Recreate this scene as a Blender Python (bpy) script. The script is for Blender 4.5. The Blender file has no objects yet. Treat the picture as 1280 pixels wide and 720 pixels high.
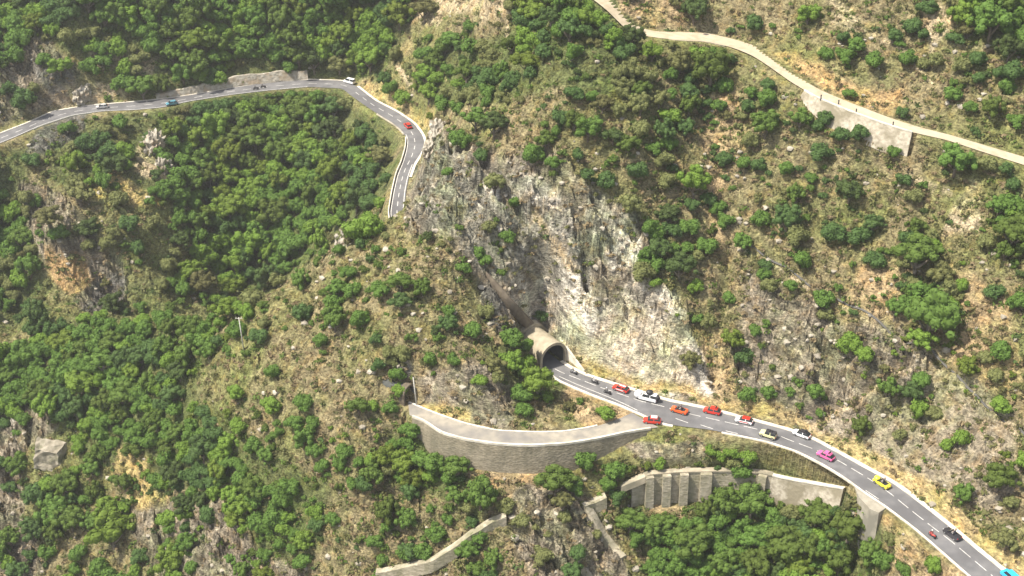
import bpy, bmesh, math, random
import numpy as np
from mathutils import Vector, Matrix, noise as mnoise
random.seed(7); rng = np.random.default_rng(11)
SC = bpy.context.scene
COL = SC.collection
# ------------------------------------------------------------------ camera model (photo 1280x720)
CAMH, F, PITCH = 194.0, 1758.0, math.radians(30)
cP, sP = math.cos(PITCH), math.sin(PITCH)
def ray(px, py):
    u = (np.asarray(px, float)-640)/F; v = (360-np.asarray(py, float))/F
    return np.stack([u, cP+v*sP, -sP+v*cP], -1)
def P(px, py, z=0.0):
    d = ray(px, py); t = (z-CAMH)/d[..., 2]
    return np.array([d[0]*t, d[1]*t, z])
def proj(x, y, z):
    dz = z-CAMH
    dep = y*cP - dz*sP; up = y*sP + dz*cP
    dep = np.maximum(dep, 1.0)
    return 640+F*x/dep, 360-F*up/dep
# ------------------------------------------------------------------ object helpers
def tag(o, label=None, cat=None, group=None, kind=None):
    if label: o['label'] = label
    if cat: o['category'] = cat
    if group: o['group'] = group
    if kind: o['kind'] = kind
    return o
def empty(name, loc=(0, 0, 0), rz=0, scale=1):
    o = bpy.data.objects.new(name, None); COL.objects.link(o)
    o.location = loc; o.rotation_euler = (0, 0, rz); o.scale = (scale,)*3 if not hasattr(scale, '__len__') else scale
    o.empty_display_size = 0.5
    return o
def link(name, me, mat=None, parent=None):
    o = bpy.data.objects.new(name, me); COL.objects.link(o)
    if mat is not None and not me.materials: me.materials.append(mat)
    if parent: o.parent = parent
    return o
def np_mesh(name, V, Fc, smooth=False):
    """Fc : (n,4) or (n,3) array, or list of arrays"""
    me = bpy.data.meshes.new(name)
    V = np.asarray(V, np.float32)
    if not isinstance(Fc, list): Fc = [Fc]
    loops = np.concatenate([f.ravel() for f in Fc]).astype(np.int32)
    tot = np.concatenate([np.full(len(f), f.shape[1]) for f in Fc]).astype(np.int32)
    start = np.concatenate([[0], np.cumsum(tot)[:-1]]).astype(np.int32)
    me.vertices.add(len(V)); me.vertices.foreach_set('co', V.ravel())
    me.loops.add(len(loops)); me.loops.foreach_set('vertex_index', loops)
    me.polygons.add(len(tot)); me.polygons.foreach_set('loop_start', start)
    me.polygons.foreach_set('loop_total', tot)
    me.polygons.foreach_set('use_smooth', np.full(len(tot), smooth))
    me.update(calc_edges=True); me.validate()
    return me
class MB:
    """collects simple shapes in one mesh"""
    def __init__(s): s.bm = bmesh.new()
    def hexa(s, pts):
        v = [s.bm.verts.new(p) for p in pts]
        for f in ((0,3,2,1),(4,5,6,7),(0,1,5,4),(1,2,6,5),(2,3,7,6),(3,0,4,7)):
            s.bm.faces.new([v[i] for i in f])
    def box(s, x0, x1, y0, y1, z0, z1, tx=0, ty=0):
        s.hexa([(x0,y0,z0),(x1,y0,z0),(x1,y1,z0),(x0,y1,z0),(x0+tx,y0+ty,z1),(x1-tx,y0+ty,z1),(x1-tx,y1-ty,z1),(x0+tx,y1-ty,z1)])
    def loft(s, secs, cap=True):
        rings = [[s.bm.verts.new(p) for p in r] for r in secs]
        n = len(rings[0])
        for a, b in zip(rings, rings[1:]):
            for i in range(n): s.bm.faces.new([a[i], a[(i+1) % n], b[(i+1) % n], b[i]])
        if cap:
            s.bm.faces.new(rings[0][::-1]); s.bm.faces.new(rings[-1])
    def tube(s, pts, rad, n=8, cap=True):
        pts = [Vector(p) for p in pts]; secs = []
        for i, p in enumerate(pts):
            t = (pts[min(i+1, len(pts)-1)]-pts[max(i-1, 0)]).normalized()
            a = t.orthogonal().normalized() if abs(t.z) > .9 else t.cross(Vector((0,0,1))).normalized()
            b = t.cross(a); r = rad[i] if hasattr(rad, '__len__') else rad
            secs.append([p+a*math.cos(k/n*6.2832)*r+b*math.sin(k/n*6.2832)*r for k in range(n)])
        s.loft(secs, cap)
    def ball(s, c, r, sz=1, sub=2, jit=0):
        g = bmesh.ops.create_icosphere(s.bm, subdivisions=sub, radius=1)
        for v in g['verts']:
            k = 1+jit*mnoise.noise(v.co*2.1+Vector(c))
            v.co = Vector((c[0]+v.co.x*r*k, c[1]+v.co.y*r*k, c[2]+v.co.z*r*sz*k))
    def build(s, name, mat, parent=None, smooth=False, bevel=0):
        bmesh.ops.recalc_face_normals(s.bm, faces=s.bm.faces)
        if bevel: bmesh.ops.bevel(s.bm, geom=list(s.bm.edges), offset=bevel, segments=2, affect='EDGES')
        me = bpy.data.meshes.new(name); s.bm.to_mesh(me); s.bm.free()
        for p in me.polygons: p.use_smooth = smooth
        return link(name, me, mat, parent)
# ------------------------------------------------------------------ materials
def mat_base(name):
    m = bpy.data.materials.new(name); m.use_nodes = True
    return m, m.node_tree, m.node_tree.nodes['Principled BSDF']
def plain(name, col, rough=.6, metal=0, spec=.4, coat=0):
    m, nt, b = mat_base(name)
    b.inputs['Base Color'].default_value = (*col, 1); b.inputs['Roughness'].default_value = rough
    b.inputs['Metallic'].default_value = metal; b.inputs['Specular IOR Level'].default_value = spec
    b.inputs['Coat Weight'].default_value = coat
    return m
def noisy(name, c1, c2, scale=1.0, rough=.85, bump=.3, c3=None, s2=.12, dist=.3, detail=6):
    m, nt, b = mat_base(name); N = nt.nodes; L = nt.links
    tc = N.new('ShaderNodeTexCoord')
    n1 = N.new('ShaderNodeTexNoise'); n1.inputs['Scale'].default_value = scale; n1.inputs['Detail'].default_value = detail
    L.new(tc.outputs['Object'], n1.inputs['Vector'])
    r = N.new('ShaderNodeValToRGB'); r.color_ramp.elements[0].position = .35; r.color_ramp.elements[1].position = .65
    r.color_ramp.elements[0].color = (*c1, 1); r.color_ramp.elements[1].color = (*c2, 1)
    L.new(n1.outputs['Fac'], r.inputs['Fac']); out = r.outputs['Color']
    if c3:
        n2 = N.new('ShaderNodeTexNoise'); n2.inputs['Scale'].default_value = s2; n2.inputs['Detail'].default_value = 5
        L.new(tc.outputs['Object'], n2.inputs['Vector'])
        r2 = N.new('ShaderNodeValToRGB'); r2.color_ramp.elements[0].position = .48; r2.color_ramp.elements[1].position = .62
        L.new(n2.outputs['Fac'], r2.inputs['Fac'])
        mx = N.new('ShaderNodeMix'); mx.data_type = 'RGBA'
        L.new(r2.outputs['Color'], mx.inputs['Factor']); L.new(out, mx.inputs['A']); mx.inputs['B'].default_value = (*c3, 1)
        out = mx.outputs['Result']
    L.new(out, b.inputs['Base Color']); b.inputs['Roughness'].default_value = rough
    b.inputs['Specular IOR Level'].default_value = .25
    if bump:
        bp = N.new('ShaderNodeBump'); bp.inputs['Strength'].default_value = bump; bp.inputs['Distance'].default_value = dist
        L.new(n1.outputs['Fac'], bp.inputs['Height']); L.new(bp.outputs['Normal'], b.inputs['Normal'])
    return m
def leafmat(name, col, var=.35):
    m, nt, b = mat_base(name); N = nt.nodes; L = nt.links
    oi = N.new('ShaderNodeObjectInfo'); geo = N.new('ShaderNodeNewGeometry')
    n = N.new('ShaderNodeTexNoise'); n.inputs['Scale'].default_value = .45; n.inputs['Detail'].default_value = 4
    L.new(geo.outputs['Position'], n.inputs['Vector'])
    a = N.new('ShaderNodeMath'); a.operation = 'ADD'; L.new(oi.outputs['Random'], a.inputs[0]); L.new(n.outputs['Fac'], a.inputs[1])
    mr = N.new('ShaderNodeMapRange'); mr.inputs['From Min'].default_value = .3; mr.inputs['From Max'].default_value = 1.7
    mr.inputs['To Min'].default_value = 1-var; mr.inputs['To Max'].default_value = 1+var
    L.new(a.outputs[0], mr.inputs['Value'])
    hs = N.new('ShaderNodeHueSaturation'); hs.inputs['Color'].default_value = (*col, 1)
    L.new(mr.outputs['Result'], hs.inputs['Value'])
    h2 = N.new('ShaderNodeMapRange'); h2.inputs['To Min'].default_value = .482; h2.inputs['To Max'].default_value = .515
    L.new(oi.outputs['Random'], h2.inputs['Value']); L.new(h2.outputs['Result'], hs.inputs['Hue'])
    L.new(hs.outputs['Color'], b.inputs['Base Color']); b.inputs['Roughness'].default_value = .75
    b.inputs['Specular IOR Level'].default_value = .2
    tr = N.new('ShaderNodeBsdfTranslucent'); L.new(hs.outputs['Color'], tr.inputs['Color'])
    ms = N.new('ShaderNodeMixShader'); ms.inputs['Fac'].default_value = .33
    out = [x for x in N if x.type == 'OUTPUT_MATERIAL'][0]
    L.new(b.outputs[0], ms.inputs[1]); L.new(tr.outputs[0], ms.inputs[2]); L.new(ms.outputs[0], out.inputs['Surface'])
    return m
LEAF = {'bright': leafmat('leaf_bright', (.138, .2, .03)), 'mid': leafmat('leaf_mid', (.102, .16, .03)),
        'dark': leafmat('leaf_dark', (.074, .118, .032)), 'olive': leafmat('leaf_olive', (.158, .162, .058))}
M_SCRUB = leafmat('scrub_olive', (.165, .17, .065), .45); M_DRY = leafmat('scrub_dry', (.27, .215, .115), .45)
M_BARK = noisy('bark', (.10, .075, .05), (.2, .17, .13), 3)
M_ASPH = noisy('asphalt', (.118, .116, .118), (.165, .16, .16), .35, .9, .1, c3=(.108, .105, .107), s2=.09, dist=.02)
M_OLDASPH = noisy('old_pavement', (.24, .22, .185), (.34, .30, .24), .5, .9, .15, c3=(.17, .16, .15), s2=.07, dist=.02)
M_DIRT = noisy('dirt_track', (.36, .295, .2), (.47, .395, .285), .5, .95, .3, c3=(.42, .35, .25), s2=.1, dist=.05)
M_KERB = noisy('concrete_kerb', (.46, .415, .335), (.68, .63, .54), .5, .85, .1, dist=.03)
M_PAINT = noisy('road_paint', (.42, .4, .37), (.68, .66, .62), 1.2, .7, 0)
M_CONC = noisy('concrete', (.29, .25, .18), (.39, .335, .245), .7, .9, .2, c3=(.2, .18, .13), s2=.2, dist=.1)
M_ABUT = noisy('abutment_concrete', (.25, .225, .175), (.34, .31, .25), .6, .9, .2, c3=(.2, .185, .15), s2=.2, dist=.1)
M_WHITEWALL = noisy('pale_masonry', (.29, .25, .19), (.48, .43, .34), 1.1, .9, .5, c3=(.23, .2, .14), s2=.22, dist=.3)
M_SLAB = noisy('weathered_concrete', (.10, .08, .058), (.17, .14, .10), .6, .9, .3, dist=.1)
M_ROCK = noisy('rock', (.24, .215, .17), (.42, .385, .32), .8, .95, .8, c3=(.3, .24, .17), s2=.3, dist=.5)
M_DARKHOLE = noisy('tunnel_shade_lining', (.05, .052, .05), (.085, .088, .08), .5, .9, .1)  # near-black lining: the darkness inside the tunnels is painted into its colour
def masonry(name, c1, c2, c3, sc=1.0):
    m, nt, b = mat_base(name); N = nt.nodes; L = nt.links
    tc = N.new('ShaderNodeTexCoord'); v = N.new('ShaderNodeTexVoronoi'); v.inputs['Scale'].default_value = sc
    mp = N.new('ShaderNodeMapping'); mp.inputs['Scale'].default_value = (1, 1, 1.8)
    L.new(tc.outputs['Object'], mp.inputs['Vector']); L.new(mp.outputs[0], v.inputs['Vector'])
    r = N.new('ShaderNodeValToRGB'); r.color_ramp.elements[0].color = (*c1, 1); r.color_ramp.elements[1].color = (*c2, 1)
    sp = N.new('ShaderNodeSeparateColor'); L.new(v.outputs['Color'], sp.inputs[0]); L.new(sp.outputs[0], r.inputs['Fac'])
    n = N.new('ShaderNodeTexNoise'); n.inputs['Scale'].default_value = .22; n.inputs['Detail'].default_value = 7; n.inputs['Roughness'].default_value = .65
    mp2 = N.new('ShaderNodeMapping'); mp2.inputs['Scale'].default_value = (1.3, 1.3, .5)
    L.new(tc.outputs['Object'], mp2.inputs['Vector']); L.new(mp2.outputs[0], n.inputs['Vector'])
    r2 = N.new('ShaderNodeValToRGB'); r2.color_ramp.elements[0].position = .42; r2.color_ramp.elements[1].position = .68
    L.new(n.outputs['Fac'], r2.inputs['Fac'])
    mx = N.new('ShaderNodeMix'); mx.data_type = 'RGBA'; mx.inputs['B'].default_value = (*c3, 1)
    L.new(r2.outputs[0], mx.inputs['Factor']); L.new(r.outputs[0], mx.inputs['A']); L.new(mx.outputs['Result'], b.inputs['Base Color'])
    bp = N.new('ShaderNodeBump'); bp.inputs['Strength'].default_value = .6; bp.inputs['Distance'].default_value = .12
    L.new(v.outputs['Distance'], bp.inputs['Height']); L.new(bp.outputs[0], b.inputs['Normal'])
    b.inputs['Roughness'].default_value = .95; b.inputs['Specular IOR Level'].default_value = .2
    return m
M_WALL = masonry('wall_masonry', (.21, .18, .13), (.32, .275, .2), (.15, .135, .095), 1.3)
M_RUIN = masonry('old_masonry', (.25, .22, .16), (.41, .36, .275), (.19, .18, .11), 1.1)
# ------------------------------------------------------------------ traced lines (photo pixels)
near_up = [(700,452),(708.5,459),(732,470),(763,480),(800,491),(835,502),(880,511),(904,517),(951,529),(991,540),(1018,550.5),(1051.5,569),(1085,587.5),(1119,606),(1152,631),(1186,658),(1219.5,686.6),(1246,708),(1290,744),(1380,815)]
near_lo = [(686,465),(699,475),(723,485.5),(749,496),(776.5,506),(800.6,516.5),(828,529),(852,533),(883.6,536.4),(924,544),(961,552),(998,564),(1031,581),(1058,597.6),(1078,612.7),(1108.6,633),(1145.6,661),(1179,690),(1213,720),(1310,806)]
centre = [(690,459),(700.7,465),(750,484),(800,501),(835,509.5),(863,517.6),(887,523),(914,529),(964,540.5),(988,550.5),(1018,561.6),(1048,575.7),(1085,597.6),(1112,616),(1139,638),(1162,656),(1189,676.5),(1213,696.6),(1239.6,719),(1330,800)]
far_in_r = [(446,108),(469,126),(496.5,140),(517,154),(527.5,168),(531,178),(526,192),(517,205),(511,222),(507.5,240),(505.7,263),(507,290),(512,305)]
far_in_l = [(437,118),(455,131),(477.5,146),(491,154),(503,164),(508.5,173),(507,187),(502,204),(495.6,218),(490.5,240),(486,267),(490.5,289),(496,305)]
far_up = [(-60,192),(0,167),(34,154),(67,139),(111,132),(161,128),(202,124),(245,118),(289,110),(336,103.5),(386,99.5),(430,101),(449,109)]
far_lo = [(-60,206),(0,179),(20,171),(50,157.5),(91,144),(128,139),(168,137.5),(202,134.5),(235,127),(289,118.5),(336,113),(386,108.5),(428,110.5),(437,118)]
old_up = [(510,503),(522.5,508.5),(547.6,518.6),(581,530),(621.5,539),(672,541),(705.5,540),(742.5,534),(772,524),(790,516)]
old_lo = [(512,519),(531,526),(552.7,541),(581,549),(621.5,555),(662,557),(705.5,554.6),(742.5,549),(783,540),(823,534)]
dirt_up = [(748,-26,74),(772,2,71),(797,34,66.5),(820,39.5,65.5),(850,40,65),(883.6,41,64.2),(917,48.7,63.4),(944,57,62.7),(964,72,62),(991,92,61),(1025,112.5,60),(1065,129,59),(1105,144.5,58),(1145.6,158,57.2),(1186,168,56.5),(1219.5,178,55.9),(1253,188,55.3),(1290,199,54.7),(1400,228,53)]
dirt_lo = [(722,-16,74),(758,12,71),(788,42,66.5),(820,47,65.5),(850,50,65),(883.6,51.5,64.2),(915,59,63.4),(940,69,62.7),(960,82,62),(988,102,61),(1018,120,60),(1058,137,59),(1098.6,152,58),(1139,165,57.2),(1184,175,56.5),(1217,186,55.9),(1251,197,55.3),(1286,208,54.7),(1396,238,53)]
def W(pts, z=0.0):
    return np.array([P(p[0], p[1], p[2] if len(p) > 2 else z) for p in pts])
def resample(pl, n):
    d = np.r_[0, np.cumsum(np.linalg.norm(np.diff(pl[:, :2], axis=0), axis=1))]
    s = np.linspace(0, d[-1], n)
    return np.stack([np.interp(s, d, pl[:, k]) for k in range(3)], -1)
def smoothline(pl, it=2):
    for _ in range(it):
        q = pl.copy(); q[1:-1] = (pl[:-2]+2*pl[1:-1]+pl[2:])/4; pl = q
    return pl
def pair(a, b, n, z=0.0): return smoothline(resample(W(a, z), n)), smoothline(resample(W(b, z), n))
NU, NL = pair(near_up, near_lo, 110)
FIR, FIL = pair(far_in_r, far_in_l, 70)
FU, FL = pair(far_up, far_lo, 110)
OU, OL = pair(old_up, old_lo, 60)
DU, DL = pair(dirt_up, dirt_lo, 120)
CL = smoothline(resample(W(centre), 200))
TUN_DIR = np.array([-.56, .83, 0]); TUN_DIR /= np.linalg.norm(TUN_DIR)
TM = (P(699, 456, 0)+P(687, 464, 0))/2     # tunnel mouth centre, on the road
TM = (NU[0]+NL[0])/2
TN = np.array([TUN_DIR[1], -TUN_DIR[0], 0])
# ------------------------------------------------------------------ terrain height
ctl = """0 100 11|60 80 15|150 80 10.7|0 40 21|100 20 27|200 60 14|200 10 27|300 60 9.6|300 10 24|400 60 8.5|400 10 23|0 0 29|440 60 10
480 60 12|500 120 6|520 132 7|480 40 18|540 60 24|540 10 38|600 80 48|600 20 58|560 128 26|600 150 42|640 130 50|660 80 58|700 130 57|700 60 66|700 0 77|640 40 60
540 160 22|541 190 25|527 230 24|560 230 36|600 220 40|640 250 36|620 300 29|560 300 31|505 297 27|560 360 22|620 360 18.5|645 395 12.5|668 398 11|690 398 12.5|660 330 24
720 250 38|760 330 24.7|780 400 13|700 200 46|740 440 5|720 420 9|700 380 18|690 350 21.5|800 470 1.5|860 480 3|840 440 9|850 400 15|840 340 25|820 250 37|800 200 46|800 120 58|800 70 64
480 290 25|440 300 20|400 330 13|330 375 3|300 400 -2|250 400 -10|200 390 -15|130 390 -22|60 400 -28|0 420 -33
500 430 12|500 465 8|515 470 6|500 360 21|560 430 14|440 430 8|440 360 15|380 430 4|380 365 8|620 480 8|640 430 10.5|560 490 5|660 500 3|640 520 1|720 500 .5|690 510 1|440 520 -2|490 480 3|500 500 0
500 560 -9|440 600 -13|380 520 -6|300 480 -8|300 560 -20|300 640 -32|300 720 -43|380 620 -22|380 720 -37|460 720 -31|540 720 -27|540 650 -18|560 605 -10
640 650 -15|640 720 -23|640 600 -8.5|740 600 -9|740 650 -15|740 720 -24|860 655 -15.5|860 720 -25|960 650 -15.5|960 720 -24|1060 720 -20|1050 650 -9|1085 700 -11|1060 620 -2|1075 638 -4|1082 662 -7.5|1112 665 -3.5|1108 690 -8|1130 692 -5|1130 720 -9|1180 735 -8
200 480 -23|200 560 -36|200 640 -48|200 720 -58|100 480 -33|100 560 -46|100 640 -57|100 720 -68|0 480 -42|0 560 -54|0 640 -65|0 720 -75
60 220 -9|0 240 -12|0 300 -25|0 380 -38|60 300 -18|130 300 -20|180 300 -23|230 300 -28.5|300 300 -36|200 220 -10|130 220 -8|130 180 -4|260 220 -22|330 220 -22|400 220 -20|450 220 -12|480 200 -6|460 270 -12|420 290 -22|350 300 -37|300 360 -47|350 340 -42|250 345 -40|200 340 -33|130 350 -32|60 350 -30|300 160 -10|380 150 -9|430 150 -8|220 170 -7|180 160 -4|100 165 -4
900 480 4.7|900 400 16.4|900 330 25.7|900 260 35.4|900 180 46.2|900 100 57|900 0 71|830 10 70|1040 500 7.7|1040 420 17.6|1040 340 27.5|1040 260 38.6|1040 190 49|1100 200 48.5
1040 60 67.6|1040 0 75.5|1160 80 66.5|1160 0 77|1280 120 64.6|1280 0 79.4|1280 650 3|1280 560 12.8|1280 480 21.8|1280 400 31.6|1280 300 42.7|1160 600 3.5|1160 520 11|1160 440 20.5|1160 360 30|1160 280 40|1200 620 5
-400 100 5|-400 400 -30|-400 720 -80|1700 100 62|1700 400 35|1700 720 8|0 950 -98|320 950 -75|640 950 -48|960 950 -42|1280 950 -28|0 -150 52|320 -150 62|640 -150 98|960 -150 100|1280 -150 108|-400 -150 38|1700 -150 110|-400 950 -105|1700 950 -15"""
pts = []
for ln in ctl.replace('\n', '|').split('|'):
    a = [float(t) for t in ln.split()]; pts.append(P(*a))
pts = [p for p in pts]
# hidden drop behind the spur crest
for (px, py, z, dy, dz) in ((440,300,20,45,-32),(400,330,13,45,-40),(330,375,3,50,-42),(250,400,-10,35,-30),(130,390,-22,15,-16),(490,292,25,30,-18),(545,175,24,30,-16)):
    p = P(px, py, z); pts.append(p+np.array([0, dy, dz]))
for pl in (NU, NL, FIR, FIL, FU, FL, OU, OL, DU, DL): pts += [p for p in pl[::7]]
WH = lambda f: 7.2*min(1, .35+f*6, max(0, (1-f)*3)) # height of the curved wall at fraction f
tmp = OL[::6]
def normals2(pl):
    t = np.gradient(pl[:, :2], axis=0); t /= np.linalg.norm(t, axis=1)[:, None]
    return np.stack([t[:, 1], -t[:, 0]], -1)
NOL = normals2(OL)      # old road lower edge runs left->right: (ty,-tx) points to the camera
for i in range(2, 60, 5):
    f = i/59; h = WH(f)
    pts.append(np.array([OL[i, 0]+NOL[i, 0]*1.5, OL[i, 1]+NOL[i, 1]*1.5, -h-.3]))
PW = smoothline(resample(W([(790,603,-9),(812,594,-7.6),(850,591,-7.3),(900,590,-7.3),(950,592,-7),(985,600,-6.4),(1020,606,-5),(1054,612,-2.5)]), 50), 1)
NPW = normals2(PW)
for i in range(0, 50, 4):
    h = 8.2 if i < 30 else 8.2-(i-30)*.12
    pts.append(PW[i]+[0, .5, 0]); pts.append(np.array([PW[i, 0]+NPW[i, 0]*1.9, PW[i, 1]+NPW[i, 1]*1.9, PW[i, 2]-h]))
pts = np.array(pts)
keep = []
for i, p in enumerate(pts):
    if all(np.hypot(*(p[:2]-pts[j, :2])) > .8 for j in keep): keep.append(i)
pts = pts[keep]
n = len(pts); A = np.zeros((n+3, n+3))
A[:n, :n] = np.hypot(pts[:, None, 0]-pts[None, :, 0], pts[:, None, 1]-pts[None, :, 1])
A[:n, n:] = np.c_[np.ones(n), pts[:, :2]/100]; A[n:, :n] = A[:n, n:].T
A[:n, :n] -= np.eye(n)*.15
wts = np.linalg.solve(A, np.r_[pts[:, 2], 0, 0, 0])
def rbf(x, y):
    out = np.zeros(x.size); xf, yf = x.ravel(), y.ravel()
    for s in range(0, x.size, 20000):
        a, b = xf[s:s+20000], yf[s:s+20000]
        out[s:s+20000] = np.hypot(a[:, None]-pts[None, :, 0], b[:, None]-pts[None, :, 1]) @ wts[:n] + wts[n]+wts[n+1]*a/100+wts[n+2]*b/100
    return out.reshape(x.shape)
xs = np.r_[[-1600,-1200,-900,-650,-480,-380,-320,-280,-255,-240,-228], np.arange(-220, 220.1, .5), [228,240,255,280,320,380,480,650,900,1200,1600]]
ys = np.r_[[-900,-500,-200,0,80,130,160,180,195,205], np.arange(212, 345, .46), np.arange(345, 545, .62), [550,560,575,600,640,700,800,1000,1400,2000]]
GX, GY = np.meshgrid(xs, ys)
cx, cy = np.clip(GX, -300, 300), np.clip(GY, 120, 640)
Z = rbf(cx, cy)
Z += -.10*(120-np.minimum(GY, 120)) + .25*np.maximum(GY-640, 0) + 0*GX
Z = np.where(GY < 120, np.maximum(Z, -150), Z)
# value noise
def vnoise(x, y, seed):
    r = np.random.default_rng(seed).random((256, 256))
    xi = np.floor(x).astype(int); yi = np.floor(y).astype(int); fx = x-xi; fy = y-yi
    fx = fx*fx*(3-2*fx); fy = fy*fy*(3-2*fy)
    g = lambda a, b: r[a % 256, b % 256]
    return (g(xi, yi)*(1-fx)+g(xi+1, yi)*fx)*(1-fy)+(g(xi, yi+1)*(1-fx)+g(xi+1, yi+1)*fx)*fy
def fbm(x, y, s, seed, octs=4, ridged=False, gain=.5):
    o = np.zeros(np.shape(x)); a = 1; t = 0
    for k in range(octs):
        c, sn = math.cos(k*1.1+.4), math.sin(k*1.1+.4)
        v = vnoise((x*c-y*sn)/s+31*k, (x*sn+y*c)/s+17*k, seed+k)*2-1
        if ridged: v = 1-2*abs(v)
        o += v*a; t += a; a *= gain; s /= 2.03
    return o/t
def polydist(px, py, poly):
    """signed distance (negative inside)"""
    poly = np.asarray(poly, float); d = np.full(px.shape, 1e9); ins = np.zeros(px.shape, bool)
    for (x0, y0), (x1, y1) in zip(poly, np.roll(poly, -1, 0)):
        ex, ey = x1-x0, y1-y0; L2 = ex*ex+ey*ey+1e-12
        t = np.clip(((px-x0)*ex+(py-y0)*ey)/L2, 0, 1)
        d = np.minimum(d, np.hypot(px-x0-t*ex, py-y0-t*ey))
        c = ((y0 > py) != (y1 > py)) & (px < (x1-x0)*(py-y0)/(y1-y0+1e-12)+x0)
        ins ^= c
    return np.where(ins, -d, d)
sst = lambda a, b, x: (lambda t: t*t*(3-2*t))(np.clip((x-a)/(b-a), 0, 1))
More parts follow.
